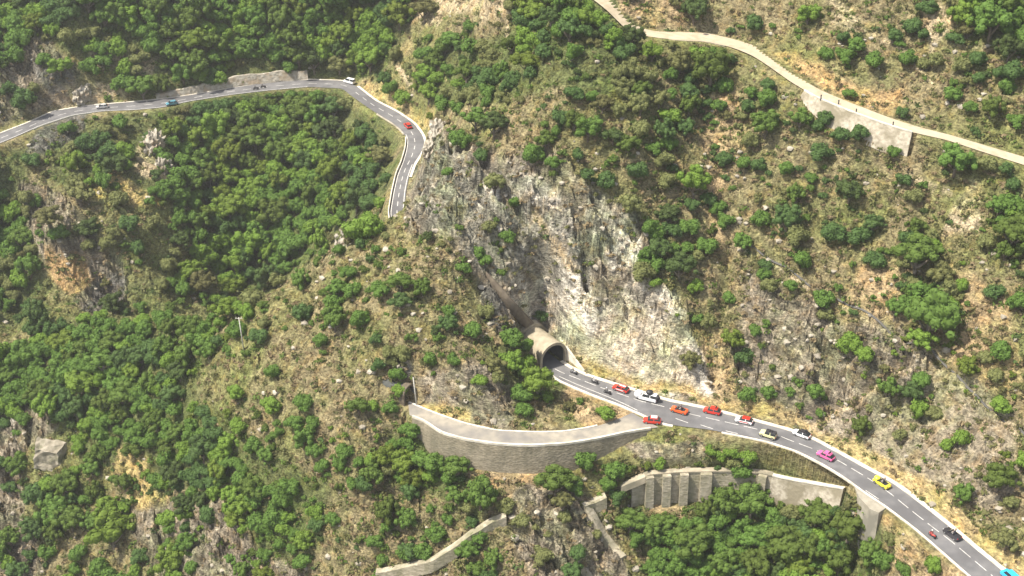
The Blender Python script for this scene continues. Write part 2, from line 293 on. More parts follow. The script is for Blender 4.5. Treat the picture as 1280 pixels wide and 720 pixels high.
# ground colour / type regions, traced as polygons : (kind, feather px, points)
REG = [
 ('forest', 10, [(-200,-200),(500,-200),(500,40),(470,95),(380,98),(240,110),(170,110),(120,80),(60,45),(-200,45)]),
 ('forest', 8, [(640,-200),(775,-200),(800,40),(790,110),(740,120),(690,110),(650,120),(560,130),(530,100),(520,60),(640,40)]),
 ('forest', 8, [(1180,-200),(1600,-200),(1600,60),(1290,60),(1200,45)]),
 ('forest', 8, [(70,165),(140,150),(240,130),(290,120),(430,112),(445,130),(490,160),(498,180),(490,215),(470,260),(430,290),(400,320),(330,370),(300,390),(250,330),(225,270),(175,250),(110,230),(60,230)]),
 ('forest', 10, [(-100,190),(30,190),(45,300),(60,400),(-100,420)]),
 ('forest', 12, [(20,430),(80,400),(180,395),(270,400),(260,440),(250,500),(330,560),(420,600),(400,680),(330,700),(300,620),(200,600),(160,600),(120,560),(60,530),(20,480)]),
 ('forest', 8, [(860,620),(910,600),(1000,620),(1060,620),(1105,660),(1100,740),(840,740),(840,670)]),
 ('forest', 6, [(480,545),(550,535),(590,580),(625,610),(600,650),(560,620),(480,610)]),
 ('rock', 6, [(-50,50),(60,50),(90,80),(95,130),(60,135),(-50,170)]),
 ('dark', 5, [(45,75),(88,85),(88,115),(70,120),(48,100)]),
 ('pale', 5, [(82,108),(120,103),(160,118),(160,128),(90,134)]),
 ('pale', 4, [(110,58),(165,66),(200,80),(185,88),(130,90),(112,75)]),
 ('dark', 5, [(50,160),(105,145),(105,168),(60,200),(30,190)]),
 ('rock', 7, [(30,235),(60,240),(130,310),(160,330),(150,390),(110,385),(60,330),(35,290)]),
 ('orange', 4, [(60,310),(100,325),(110,350),(90,365),(62,340)]),
 ('dark', 5, [(110,350),(150,340),(150,385),(115,390)]),  # dark grey overhang of the knoll, its shade painted into the colour
 ('pale', 4, [(185,160),(205,175),(215,240),(195,225),(172,215),(178,190)]),
 ('yellow', 6, [(140,220),(160,230),(200,250),(210,310),(185,300),(178,260),(150,240),(120,255),(100,240)]),
 ('scrub', 8, [(150,260),(230,260),(300,370),(260,395),(160,390),(150,330)]),
 ('yellow', 6, [(150,555),(180,570),(195,620),(250,640),(220,650),(170,630),(150,600)]),
 ('rock', 6, [(-20,510),(40,500),(70,530),(35,560),(30,590),(30,640),(50,720),(-40,740),(-20,640)]),
 ('rock', 6, [(160,635),(270,625),(330,690),(390,720),(200,740),(170,680)]),
 ('rock', 8, [(530,150),(560,160),(620,200),(690,190),(740,240),(820,290),(800,350),(860,400),(880,500),(850,505),(760,478),(705,440),(640,400),(600,340),(560,300),(510,290),(508,240),(530,200)]),
 ('grey', 8, [(545,165),(600,215),(650,215),(690,260),(725,320),(700,350),(640,350),(600,330),(560,290),(520,285),(520,230)]),
 ('grey', 5, [(730,235),(790,250),(800,300),(770,330),(745,310),(728,270)]),
 ('white', 7, [(650,212),(668,225),(700,250),(728,300),(737,330),(742,368),(765,385),(830,395),(870,425),(885,495),(850,500),(760,470),(715,440),(670,405),(640,372),(650,355),(690,352),(698,315),(680,285),(662,250)]),
 ('white', 3, [(745,275),(770,285),(800,300),(810,330),(780,345),(760,320),(742,300)]),
 ('white', 4, [(800,340),(830,360),(860,400),(820,410),(780,370)]),
 ('white', 3, [(590,255),(600,225),(620,215),(615,245),(580,262)]),
 ('white', 3, [(425,300),(440,298),(436,312),(418,325)]),
 ('cream', 8, [(765,385),(830,398),(862,430),(868,495),(800,478),(735,458),(715,432),(750,420)]),
 ('slab', 9, [(1140,470),(1200,455),(1262,520),(1275,600),(1240,640),(1180,610),(1110,590),(1080,560),(1112,510)]),
 ('slab', 8, [(930,345),(1010,370),(1080,420),(1060,460),(990,450),(930,420)]),
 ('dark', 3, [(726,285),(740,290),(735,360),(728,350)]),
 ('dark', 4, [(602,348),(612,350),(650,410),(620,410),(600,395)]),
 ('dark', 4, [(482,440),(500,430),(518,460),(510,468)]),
 ('rock', 6, [(520,470),(600,450),(660,500),(640,535),(560,520),(530,500)]),
 ('yellow', 4, [(530,508),(545,505),(590,520),(590,528),(560,524)]),
 ('tan', 3, [(700,475),(745,492),(800,516),(790,525),(742,532),(700,505)]),
 ('gold', 3, [(700,440),(735,464),(800,487),(880,504),(960,521),(1020,542),(1060,565),(1150,625),(1280,725),(1280,700),(1160,605),(1070,545),(1000,502),(880,492),(790,472),(735,450),(712,438)]),
 ('rock', 8, [(920,430),(1000,420),(1100,400),(1170,440),(1110,520),(1080,545),(1030,540),(960,500),(920,480)]),
 ('tan', 8, [(885,400),(905,430),(915,500),(890,500),(880,450)]),
 ('tan', 10, [(870,130),(920,120),(935,170),(910,220),(905,300),(885,270),(880,200)]),
 ('tan', 12, [(1080,330),(1130,330),(1125,390),(1060,400)]),
 ('tan', 12, [(1180,330),(1260,380),(1280,500),(1230,480),(1180,460),(1210,400)]),
 ('rock', 6, [(930,345),(960,345),(1040,395),(1140,440),(1120,460),(1030,430),(940,400)]),
 ('tan', 5, [(775,-20),(850,0),(860,38),(800,32),(780,10)]),
 ('orange', 6, [(970,70),(1000,95),(1060,120),(1110,140),(1130,120),(1100,115),(1040,95),(1000,75)]),
 ('pale', 4, [(1040,0),(1065,5),(1080,25),(1060,28),(1045,18)]),
 ('pale', 4, [(1165,0),(1185,5),(1190,40),(1170,60),(1165,30)]),
 ('pale', 5, [(1215,240),(1225,230),(1225,290),(1180,300),(1190,270)]),
 ('pale', 4, [(500,25),(550,0),(640,0),(640,18),(600,20),(560,12),(550,28),(515,25)]),
 ('tan', 4, [(490,58),(512,50),(520,62),(500,68)]),
 ('gold', 4, [(450,102),(480,100),(530,135),(540,165),(530,168),(515,148),(490,135),(468,122)]),
 ('tan', 4, [(1108,640),(1150,668),(1215,725),(1150,730),(1115,690),(1108,660)]),
 ('tan', 6, [(590,590),(700,590),(690,620),(640,640),(600,620)]),
 ('rock', 5, [(640,610),(730,620),(760,660),(790,720),(660,740),(640,660)]),
 ('rock', 3, [(780,560),(880,545),(890,575),(800,580)]),
 ('scrub', 5, [(880,545),(960,560),(1040,595),(1030,600),(960,588),(890,585)]),
 ('tan', 6, [(800,630),(860,640),(850,680),(810,660)]),
 ('pale', 3, [(922,672),(940,668),(945,700),(925,700)]),
 ('forest', 6, [(610,430),(650,420),(700,470),(690,500),(650,500)]),
]
for pl, w in (([(1100,52),(1118,50),(1128,62),(1165,104)], 2.2), ([(1040,27),(1100,45)], 1.5), ([(1190,55),(1240,62)], 1.6), ([(495,80),(520,115)], 3), ([(545,90),(556,80),(560,100)], 1.5), ([(560,300),(572,310),(560,330),(548,350)], 1.6), ([(605,15),(636,20),(633,50)], 2), ([(1120,220),(1150,225),(1195,245)], 1.8), ([(1160,505),(1132,490)], 2),([(1010,540),(1120,470),(1140,462)], 3),([(665,260),(690,300),(720,340)], 4),([(300,300),(310,320)],1), ([(915,308),(947,316),(1011,361),(1098,409),(1139,436),(1206,486),(1285,554)], 1.6)):
    q = np.array(pl, float); t = np.gradient(q, axis=0); t /= np.linalg.norm(t, axis=1)[:, None]; nn = np.stack([-t[:, 1], t[:, 0]], -1)
    REG.append(('pale', 1.5, list(map(tuple, np.r_[q+nn*w, (q-nn*w)[::-1]]))))
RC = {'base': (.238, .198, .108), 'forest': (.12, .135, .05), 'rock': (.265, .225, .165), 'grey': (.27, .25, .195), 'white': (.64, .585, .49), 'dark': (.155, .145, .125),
      'pale': (.43, .35, .225), 'tan': (.37, .275, .155), 'yellow': (.42, .325, .14), 'gold': (.41, .315, .155), 'orange': (.42, .285, .14), 'scrub': (.175, .18, .075), 'slab': (.285, .24, .17), 'cream': (.52, .45, .345)}
def classify(px, py, wx, wy):
    """weights: colour rgb, rockness"""
    jx = px+fbm(wx, wy, 9, 5, 4)*16; jy = py+fbm(wx, wy, 9, 55, 4)*13
    c = np.zeros(px.shape+(3,)); c[...] = RC['base']; rk = np.full(px.shape, .35); fo = np.zeros(px.shape)
    gw = sst(-.05, .32, fbm(wx, wy, 26, 333, 5, gain=.6)+np.where((px < 260) | ((px < 480) & (py > 540)), .15, 0)-np.where((px > 1040) & (py > 330), .1, 0))*.75
    c = c*(1-gw[..., None])+np.array((.185, .185, .068))*gw[..., None]
    for kind, f, poly in REG:
        q = np.array(poly, float); m = (jx > q[:, 0].min()-f*2) & (jx < q[:, 0].max()+f*2) & (jy > q[:, 1].min()-f*2) & (jy < q[:, 1].max()+f*2)
        if not m.any(): continue
        small = f < 2
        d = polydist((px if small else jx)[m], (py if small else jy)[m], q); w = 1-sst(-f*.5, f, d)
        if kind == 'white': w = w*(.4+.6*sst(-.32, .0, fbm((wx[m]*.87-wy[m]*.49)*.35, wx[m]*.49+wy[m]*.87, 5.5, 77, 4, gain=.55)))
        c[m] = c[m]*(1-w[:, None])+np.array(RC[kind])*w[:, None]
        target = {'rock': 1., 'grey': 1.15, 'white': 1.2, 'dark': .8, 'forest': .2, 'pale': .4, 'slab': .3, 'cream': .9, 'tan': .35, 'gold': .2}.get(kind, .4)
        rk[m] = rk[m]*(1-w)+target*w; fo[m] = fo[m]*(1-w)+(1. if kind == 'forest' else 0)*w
    return c, rk, fo
PXg, PYg = proj(GX, GY, Z)
Cg, RKg, FOg = classify(PXg, PYg, GX, GY)
# corridors
def strip_poly(U, L): return np.r_[U[:, :2], L[::-1, :2]]
tun_in = [NU[0, :2]+TUN_DIR[:2]*9, NL[0, :2]+TUN_DIR[:2]*9]
far_t = np.array([FIR[-1, :2], FIL[-1, :2]])
corr = [(strip_poly(NU, NL), None), (np.array([NU[0, :2], tun_in[0], tun_in[1], NL[0, :2]]), None), (strip_poly(FIR, FIL), None), (strip_poly(FU, FL), None), (strip_poly(OU, OL), None), (strip_poly(DU, DL), (DU+DL)/2)]
near_d = np.full(GX.shape, 1e3); zroad = np.zeros(GX.shape)
for poly, cl in corr:
    m = (GX > poly[:, 0].min()-14) & (GX < poly[:, 0].max()+14) & (GY > poly[:, 1].min()-14) & (GY < poly[:, 1].max()+14)
    d = polydist(GX[m], GY[m], poly)
    if cl is None: zr = np.zeros(d.shape)
    else:
        zr = np.zeros(d.shape); gx, gy = GX[m], GY[m]
        for s in range(0, len(gx), 20000):
            k = np.argmin(np.hypot(gx[s:s+20000, None]-cl[None, :, 0], gy[s:s+20000, None]-cl[None, :, 1]), 1); zr[s:s+20000] = cl[k, 2]
    b = d < near_d[m]
    nd = near_d[m]; nd[b] = d[b]; near_d[m] = nd
    zz = zroad[m]; zz[b] = zr[b]; zroad[m] = zz
# rocky relief before flattening
rkc = np.maximum(RKg-.45, 0)
def worley(x, y, cs, seed, crk=.55):
    r_ = np.random.default_rng(seed); J = r_.random((128, 128, 2)); Hh = r_.uniform(-1, 1, (128, 128)); Gr = r_.uniform(-1, 1, (128, 128, 2))
    x = x/cs; y = y/cs; xi = np.floor(x).astype(int); yi = np.floor(y).astype(int); best = np.full(x.shape, 9.); sec = np.full(x.shape, 9.); out = np.zeros(x.shape)
    for a in (-1, 0, 1):
        for b_ in (-1, 0, 1):
            ii, jj = (xi+a) % 128, (yi+b_) % 128; dx = x-(xi+a+J[ii, jj, 0]); dy = y-(yi+b_+J[ii, jj, 1]); d = dx*dx+dy*dy
            m_ = d < best; sec = np.where(m_, best, np.minimum(sec, d)); best[m_] = d[m_]; out[m_] = (Hh[ii, jj]+(Gr[ii, jj, 0]*dx+Gr[ii, jj, 1]*dy)*1.3)[m_]
    return out-crk*(1-sst(.02, .22, np.sqrt(sec)-np.sqrt(best)))
rel = fbm(GX, GY, 16, 3, 3)*1.7 + RKg*(fbm(GX+GY*.4, GY, 9, 21, 5, True, .6)*1.8 + fbm(GX, GY, 3.2, 41, 3, True, .65)*.9) + fbm(GX, GY, 2.4, 61, 3, True, .7)*.38
ca_, sa_ = .87, -.49
U1, V1 = GX*ca_+GY*sa_, -GX*sa_+GY*ca_
wx_, wy_ = U1*.6+fbm(GX, GY, 6, 501, 2)*2, V1*1.35+fbm(GX, GY, 6, 511, 2)*2
rel += rkc*(fbm(U1*.55, V1*1.6, 8, 131, 5, True, .62)*3.0 + worley(wx_, wy_, 5.2, 71)*3.6 + worley(wx_, wy_, 2.1, 72)*1.5)
rel += (.5+.6*np.minimum(RKg, .8))*(worley(wx_*1.1, wy_, 2.9, 73)*.85 + worley(wx_*1.3, wy_, 1.5, 74)*.32 + fbm(GX, GY, 1.5, 521, 2, True, .7)*.35)
rel += rkc*(fbm(U1*.3+GY*.1, V1*1.05, 11, 711, 2, True)*3.4)
rel -= rkc*3.2*np.maximum(0, fbm(U1*.4, V1*1.5, 14, 171, 3)-.12)
def line_d(pxs):
    q = np.array(pxs, float); d = np.full(GX.shape, 999.)
    for (x0, y0), (x1, y1) in zip(q, q[1:]):
        ex, ey = x1-x0, y1-y0; t = np.clip(((PXg-x0)*ex+(PYg-y0)*ey)/(ex*ex+ey*ey), 0, 1); d = np.minimum(d, np.hypot(PXg-x0-t*ex, PYg-y0-t*ey))
    return d
for ln, dep_, w_ in (([(722,262),(733,310),(733,365)], 5, 6), ([(748,322),(742,345),(736,372)], 3, 6), ([(690,395),(705,410),(722,430)], 1.5, 6), ([(880,390),(890,430),(892,480)], 3, 9), ([(1030,440),(1060,470),(1080,520)], 2.5, 8), ([(930,440),(950,470),(960,490)], 2.5, 8),
    ([(60,60),(68,100),(62,120)], 4, 14), ([(120,340),(135,375)], 4, 16), ([(258,250),(274,300),(285,340)], 4, 9), ([(25,370),(10,410)], 4, 14), ([(700,620),(680,650),(670,690)], 2.5, 8), ([(740,620),(752,650),(760,690)], 1.5, 4), ([(270,650),(300,680),(330,700)], 3, 9), ([(600,350),(608,395)], 2, 7), ([(490,440),(510,455)], 2.5, 8),
    ([(915,300),(905,360),(900,410)], 3, 9), ([(870,130),(900,200),(890,280)], 3, 16), ([(1195,430),(1175,460),(1160,520)], 2, 12), ([(640,260),(665,290),(690,330)], 2, 6), ([(580,215),(590,245),(575,270)], 2, 7), ([(919,304),(947,312),(980,333),(1011,356),(1065,384),(1098,404),(1139,431),(1179,455),(1206,480),(1250,520),(1285,548)], 1.3, 3)):
    rel -= dep_*np.exp(-(line_d(ln)/w_)**2)
away = sst(1.2, 9, near_d)
wallmask = np.ones(GX.shape)
for line in (PW, OL):
    for p in line[::3]: wallmask = np.minimum(wallmask, sst(2.5, 6, np.hypot(GX-p[0], GY-p[1])))
Z = Z+rel*away*(.15+.85*wallmask)
DWp = None
oldwall = np.full(GX.shape, 99.)
wp = np.r_[OL[3:56, :2]]
for p in wp: oldwall = np.minimum(oldwall, np.hypot(GX-p[0], GY-p[1]))
lower = Z < zroad
wid = np.where(lower & (oldwall < 5), .9, np.where(lower, 3.0, 4.0)); off = np.where(lower & (oldwall < 5), .15, .9)
k = sst(off, off+wid, near_d)
Z = np.where(near_d < 14, (zroad-.16)*(1-k)+Z*k, Z)
def carve(line, nn, hgt, bat, wide):
    global Z
    x0, x1, y0, y1 = line[:, 0].min()-wide, line[:, 0].max()+wide, line[:, 1].min()-wide, line[:, 1].max()+wide
    m = (GX > x0) & (GX < x1) & (GY > y0) & (GY < y1); gx, gy = GX[m], GY[m]
    D = np.hypot(gx[:, None]-line[None, :, 0], gy[:, None]-line[None, :, 1]); k = np.argmin(D, 1); dm = D.min(1)
    sd_ = (gx-line[k, 0])*nn[k, 0]+(gy-line[k, 1])*nn[k, 1]; al = np.abs((gx-line[k, 0])*nn[k, 1]-(gy-line[k, 1])*nn[k, 0])
    base = line[k, 2]-hgt[k]; zz = Z[m]
    wgt = 1-sst(bat+1.5, wide, sd_); act = (sd_ > .25) & (al < 1.2) & (wgt > 0)
    tgt = np.where(sd_ < bat+1.5, base, base*wgt+zz*(1-wgt)); zz = np.where(act, np.minimum(zz, tgt), zz)
    zz = np.where((sd_ <= .25) & (sd_ > -1.6) & (al < 1.2), np.minimum(zz, line[k, 2]-.12), zz)
    Z[m] = zz
_k0 = [np.argmin(np.abs(proj(DL[:, 0], DL[:, 1], DL[:, 2])[0]-v)) for v in (1008, 1141)]
DW = resample(DL[_k0[0]:_k0[1]+1], 60); DWH = np.interp(np.linspace(0, 1, 60), [0, .12, .3, .7, 1], [1., 3.2, 5.2, 4.6, 5.6])
carve(np.c_[PW[:, :2]-NPW*.6, PW[:, 2]], NPW, np.interp(np.arange(50), [0, 5, 30, 49], [7, 8.3, 8, 4.5]), 2.2, 7)
carve(resample(OL[3:56], 80), normals2(resample(OL[3:56], 80)), np.interp(np.linspace(0, 1, 80), np.linspace(0, 1, 53), [WH(f) for f in np.linspace(0, 1, 60)[3:56]])+.1, 1.3, 6)
carve(DW, normals2(DW), DWH, 2.4, 8)
# nothing in front of the tunnel barrel
bc = TM[:2]+TUN_DIR[:2]*0
uu = (GX-TM[0])*TUN_DIR[0]+(GY-TM[1])*TUN_DIR[1]; vv = (GX-TM[0])*TN[0]+(GY-TM[1])*TN[1]
mb = (uu > -1.5) & (uu < 9) & (np.abs(vv) < 5.6)
cap = np.where(np.abs(vv) < 3.6, -.16, np.where(vv > 0, 1.6+np.maximum(uu, 0)*.6, 1.6+np.maximum(uu, 0)*.55))
Z = np.where(mb, np.minimum(Z, cap), Z)
def Hat(x, y):
    x = np.asarray(x, float); y = np.asarray(y, float)
    i = np.clip(np.searchsorted(xs, x)-1, 0, len(xs)-2); j = np.clip(np.searchsorted(ys, y)-1, 0, len(ys)-2)
    fx = np.clip((x-xs[i])/(xs[i+1]-xs[i]), 0, 1); fy = np.clip((y-ys[j])/(ys[j+1]-ys[j]), 0, 1)
    return (Z[j, i]*(1-fx)+Z[j, i+1]*fx)*(1-fy)+(Z[j+1, i]*(1-fx)+Z[j+1, i+1]*fx)*fy
def nearroad(x, y):
    i = np.clip(np.searchsorted(xs, x), 0, len(xs)-1); j = np.clip(np.searchsorted(ys, y), 0, len(ys)-1)
    return near_d[j, i]
YY = np.arange(185, 640, .5)
def hit(px, py, off=0.):
    px = np.atleast_1d(np.asarray(px, float)); py = np.atleast_1d(np.asarray(py, float)); off = np.broadcast_to(off, px.shape)
    out = np.full(px.shape+(3,), np.nan)
    for s in range(0, len(px), 500):
        d = ray(px[s:s+500], py[s:s+500]); t = YY[None, :]/d[:, 1:2]
        X = d[:, 0:1]*t; ZZ = CAMH+d[:, 2:3]*t; g = Hat(X, np.broadcast_to(YY, X.shape))+off[s:s+500, None]
        b = ZZ <= g; k = np.argmax(b, 1); ok = b.any(1) & (k > 0)
        kk = np.maximum(k, 1); r = np.arange(len(kk))
        e1 = (ZZ-g)[r, kk]; e0 = (ZZ-g)[r, kk-1]; f = np.clip(e0/(e0-e1+1e-9), 0, 1)
        y = YY[kk-1]+f*.5; tt = y/d[:, 1]; x = d[:, 0]*tt
        res = np.stack([x, y, Hat(x, y)], -1); res[~ok] = np.nan
        out[s:s+500] = res
    return out
nx, ny = len(xs), len(ys)
idx = np.arange(nx*ny).reshape(ny, nx)
quads = np.stack([idx[:-1, :-1], idx[:-1, 1:], idx[1:, 1:], idx[1:, :-1]], -1).reshape(-1, 4)
me = np_mesh('hillside', np.stack([GX, GY, Z], -1).reshape(-1, 3), quads, False)
PXf, PYf = proj(GX, GY, Z)
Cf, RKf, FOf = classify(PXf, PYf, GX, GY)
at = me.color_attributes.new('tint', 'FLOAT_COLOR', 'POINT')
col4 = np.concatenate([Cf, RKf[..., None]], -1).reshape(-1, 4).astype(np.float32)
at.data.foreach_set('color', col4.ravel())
m, nt, b = mat_base('hillside_ground'); N = nt.nodes; L = nt.links
va = N.new('ShaderNodeVertexColor'); va.layer_name = 'tint'
geo = N.new('ShaderNodeNewGeometry')
def nz(scale, detail=6, rough=.6, dist=0, mapping=None):
    t = N.new('ShaderNodeTexNoise'); t.inputs['Scale'].default_value = scale; t.inputs['Detail'].default_value = detail
    t.inputs['Roughness'].default_value = rough; t.inputs['Distortion'].default_value = dist
    src = geo.outputs['Position']
    if mapping:
        mp = N.new('ShaderNodeMapping'); mp.inputs['Scale'].default_value = mapping[0]; mp.inputs['Rotation'].default_value = mapping[1]
        L.new(src, mp.inputs['Vector']); src = mp.outputs[0]
    L.new(src, t.inputs['Vector']); return t
def rng_(src, a, b_, lo, hi):
    r = N.new('ShaderNodeMapRange'); r.inputs['From Min'].default_value = a; r.inputs['From Max'].default_value = b_
    r.inputs['To Min'].default_value = lo; r.inputs['To Max'].default_value = hi; L.new(src, r.inputs['Value']); return r.outputs['Result']
def mul(a, b_):
    t = N.new('ShaderNodeMath'); t.operation = 'MULTIPLY'; L.new(a, t.inputs[0]); L.new(b_, t.inputs[1]); return t.outputs[0]
n1 = nz(.55, 8, .68, .8); n2 = nz(1.0, 5, .6, .6, ((1, 1, 2.6), (.4, .5, .6))); n3 = nz(.09, 4); n4 = nz(2.3, 4, .7)
v1 = rng_(n1.outputs['Fac'], .36, .64, .55, 1.32); v2 = rng_(n2.outputs['Fac'], .38, .6, .58, 1.28); v3 = rng_(n4.outputs['Fac'], .35, .65, .84, 1.14)
vv_ = mul(mul(v1, v2), v3)
def dotp(v, k):
    t = N.new('ShaderNodeVectorMath'); t.operation = 'DOT_PRODUCT'; t.inputs[1].default_value = [c_*k for c_ in v]; L.new(geo.outputs['Position'], t.inputs[0]); return t.outputs['Value']
cmb = N.new('ShaderNodeCombineXYZ')
L.new(dotp((.70, .30, .65), .6), cmb.inputs[0]); L.new(dotp((-.08, -.875, .486), .5), cmb.inputs[1]); L.new(dotp((.71, -.39, -.59), .2), cmb.inputs[2])
ns = N.new('ShaderNodeTexNoise'); ns.inputs['Scale'].default_value = .62; ns.inputs['Detail'].default_value = 6; ns.inputs['Roughness'].default_value = .6; ns.inputs['Distortion'].default_value = .7
L.new(cmb.outputs[0], ns.inputs['Vector'])
st = rng_(ns.outputs['Fac'], .36, .62, .42, 1.35)
mst = N.new('ShaderNodeMix'); mst.data_type = 'FLOAT'; mst.inputs['A'].default_value = 1.0; L.new(st, mst.inputs['B'])
L.new(rng_(va.outputs['Alpha'], .5, 1.0, 0, 1), mst.inputs['Factor'])
vv_ = mul(vv_, mst.outputs['Result'])
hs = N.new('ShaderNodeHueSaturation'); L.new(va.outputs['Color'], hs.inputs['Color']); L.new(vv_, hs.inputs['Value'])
# green and rust tints of lichen and dead grass
mx = N.new('ShaderNodeMix'); mx.data_type = 'RGBA'; mx.blend_type = 'MULTIPLY'; mx.inputs['B'].default_value = (.70, .88, .60, 1)
L.new(rng_(n3.outputs['Fac'], .45, .62, 0, .65), mx.inputs['Factor']); L.new(hs.outputs[0], mx.inputs['A'])
n5 = nz(.3, 5, .6)
mx2 = N.new('ShaderNodeMix'); mx2.data_type = 'RGBA'; mx2.blend_type = 'MULTIPLY'; mx2.inputs['B'].default_value = (1.1, .95, .76, 1)
L.new(rng_(n5.outputs['Fac'], .5, .66, 0, .8), mx2.inputs['Factor']); L.new(mx.outputs['Result'], mx2.inputs['A'])
L.new(mx2.outputs['Result'], b.inputs['Base Color']); b.inputs['Roughness'].default_value = .95; b.inputs['Specular IOR Level'].default_value = .15
bp = N.new('ShaderNodeBump'); bp.inputs['Strength'].default_value = 1; bp.inputs['Distance'].default_value = .9
bp2 = N.new('ShaderNodeBump'); bp2.inputs['Strength'].default_value = .9; bp2.inputs['Distance'].default_value = .5
L.new(n1.outputs['Fac'], bp.inputs['Height']); L.new(n2.outputs['Fac'], bp2.inputs['Height']); L.new(bp.outputs[0], bp2.inputs['Normal']); L.new(bp2.outputs[0], b.inputs['Normal'])
tag(link('hillside', me, m), 'steep dry rocky mountain slope with cliffs and ravine', kind='structure')
# ------------------------------------------------------------------ roads
def strip(name, A_, B_, mat, dz=0., label=None, thick=.0):
    nA = len(A_); V = np.r_[A_, B_].copy(); V[:, 2] += dz
    i = np.arange(nA-1); Fq = np.stack([i+nA, i+nA+1, i+1, i], -1)
    if thick:
        Vb = V.copy(); Vb[:, 2] -= thick; V = np.r_[V, Vb]; o = 2*nA
        Fq = np.r_[Fq, np.stack([i, i+1, i+1+o, i+o], -1), np.stack([i+nA+1, i+nA, i+nA+o, i+nA+1+o], -1)]
    o_ = link(name, np_mesh(name, V, Fq), mat)
    tag(o_, label, kind='structure'); return o_
ext = lambda a, d: np.r_[[a[0]+TUN_DIR*d], a]
strip('main_road', ext(NU, 9), ext(NL, 9), M_ASPH, 0, 'grey asphalt road curving out of the tunnel to the lower right')
strip('far_road', FU, FL, M_ASPH, 0, 'grey asphalt road crossing above the ravine at far left')
strip('bend_road', FIR, FIL, M_ASPH, .006, 'grey asphalt bend going down behind the rocky spur')
strip('old_road', OU, OL, M_OLDASPH, .008, 'pale worn old road along the curved retaining wall')
strip('dirt_track', DU, DL, M_DIRT, 0, 'pale dirt track across the upper right slope')
def offs(pl, d):
    nn = normals2(pl); q = pl.copy(); q[:, :2] += nn*d; return q
strip('kerb', offs(NU, -1.1), offs(NU, -.05), M_KERB, .11, 'white concrete gutter along the hill side of the main road', .3)
strip('verge', offs(NL, .05)[:30], offs(NL, .75)[:30], M_KERB, .08, 'pale concrete edging on the valley side near the tunnel', .3)
strip('verge', offs(NL, .02)[38:], offs(NL, .5)[38:], M_KERB, .1, 'pale concrete edging on the valley side of the main road', .4)
strip('kerb', offs(FIR, -.9)[:46], offs(FIR, -.05)[:46], M_KERB, .1, 'white edging on the inside of the far bend', .3)
strip('kerb', offs(FU, -.7)[:104], offs(FU, -.05)[:104], M_KERB, .1, 'pale edging on the hill side of the far road', .3)
strip('verge', offs(OU, -.5)[:50], offs(OU, -.05)[:50], M_KERB, .12, 'pale kerb on the hill side of the old road', .3)
def arc(pl): return np.r_[0, np.cumsum(np.linalg.norm(np.diff(pl[:, :2], axis=0), axis=1))]
def sub(pl, s0, s1, n=6):
    d = arc(pl); s = np.linspace(s0, s1, n); return np.stack([np.interp(s, d, pl[:, k]) for k in range(3)], -1)
def markings(name, lines, label, w=.17, dz=.014):
    Vs, Fs, o = [], [], 0
    for ln in lines:
        a, b_ = offs(ln, -w/2), offs(ln, w/2); nA = len(ln); i = np.arange(nA-1)
        Vs.append(np.r_[a, b_]); Fs.append(np.stack([i+nA, i+nA+1, i+1, i], -1)+o); o += 2*nA
    V = np.concatenate(Vs); V[:, 2] += dz
    tag(link(name, np_mesh(name, V, np.concatenate(Fs)), M_PAINT), label, kind='structure')
L_ = arc(CL)[-1]; segs = []; s = 1.0
while s < L_-4:
    segs.append(sub(CL, s, s+3.3)); s += 4.6
markings('road_markings', segs, 'white dashed centre line of the main road')
segs = [W([(699,470.5),(723,481.5),(749,491.5),(776,502.5),(797,513)])]
for q in ([(844.5,523),(860,528.5)], [(875.5,531),(891,536)], [(907,538.5),(922,542)], [(1082,613),(1098.6,624)]): segs.append(W(q))
markings('road_markings', [smoothline(resample(q, 12)) for q in segs], 'white edge line and junction dashes of the main road')
IC = (FIR+FIL)/2; LI = arc(IC)[-1]; segs = []; s = 2.
while s < LI-6: segs.append(sub(IC, s, s+3)); s += 6
FC = (FU+FL)/2; s = 2.; 
while s < arc(FC)[-1]-6: segs.append(sub(FC, s, s+3)); s += 6
segs.append(smoothline(offs(FIL, -.5)[24:66])); segs.append(offs(FL, -.45)[:96]); segs.append(offs(FIR, .45)[40:64])
markings('road_markings', segs, 'white markings of the far road and its bend', .2)
# ------------------------------------------------------------------ walls
def wallmesh(top, nrm, h, thick, batter, up=0., both=False):
    """top polyline at outer face; nrm outward; returns verts/faces of closed wall"""
    nA = len(top); T = top.copy(); T[:, 2] += up
    back = T.copy(); back[:, :2] -= nrm*thick
    base = T.copy(); base[:, :2] += nrm*(np.asarray(batter).reshape(-1, 1) if np.ndim(batter) else batter); base[:, 2] = top[:, 2]-h
    bb = base.copy(); bb[:, :2] = back[:, :2]
    V = np.r_[base, T, back, bb]; i = np.arange(nA-1); f = []
    for k in range(3): f.append(np.stack([i+k*nA, i+1+k*nA, i+1+(k+1)*nA, i+(k+1)*nA], -1))
    f.append(np.stack([i+3*nA, i+1+3*nA, i+1, i], -1))
    f.append(np.array([[0, nA, 2*nA, 3*nA], [nA-1, 4*nA-1, 3*nA-1, 2*nA-1]]))
    return V, np.concatenate(f)
def fixn(o):
    bm = bmesh.new(); bm.from_mesh(o.data); bmesh.ops.recalc_face_normals(bm, faces=bm.faces); bm.to_mesh(o.data); bm.free(); return o
cw = tag(empty('retaining_wall', OL[25]), 'tall curved masonry retaining wall holding up the old road', 'retaining wall')
def child(name, V, Fq, mat, par, smooth=False):
    V = np.asarray(V, float)-np.array(par.location); o = link(name, np_mesh(name, V, Fq, smooth), mat, par); return fixn(o)
sl = slice(1, 58); top = OL.copy(); top[:, :2] += NOL*.55; fr = np.linspace(0, 1, 60)
hh = np.array([WH(f)+1.6 for f in fr])
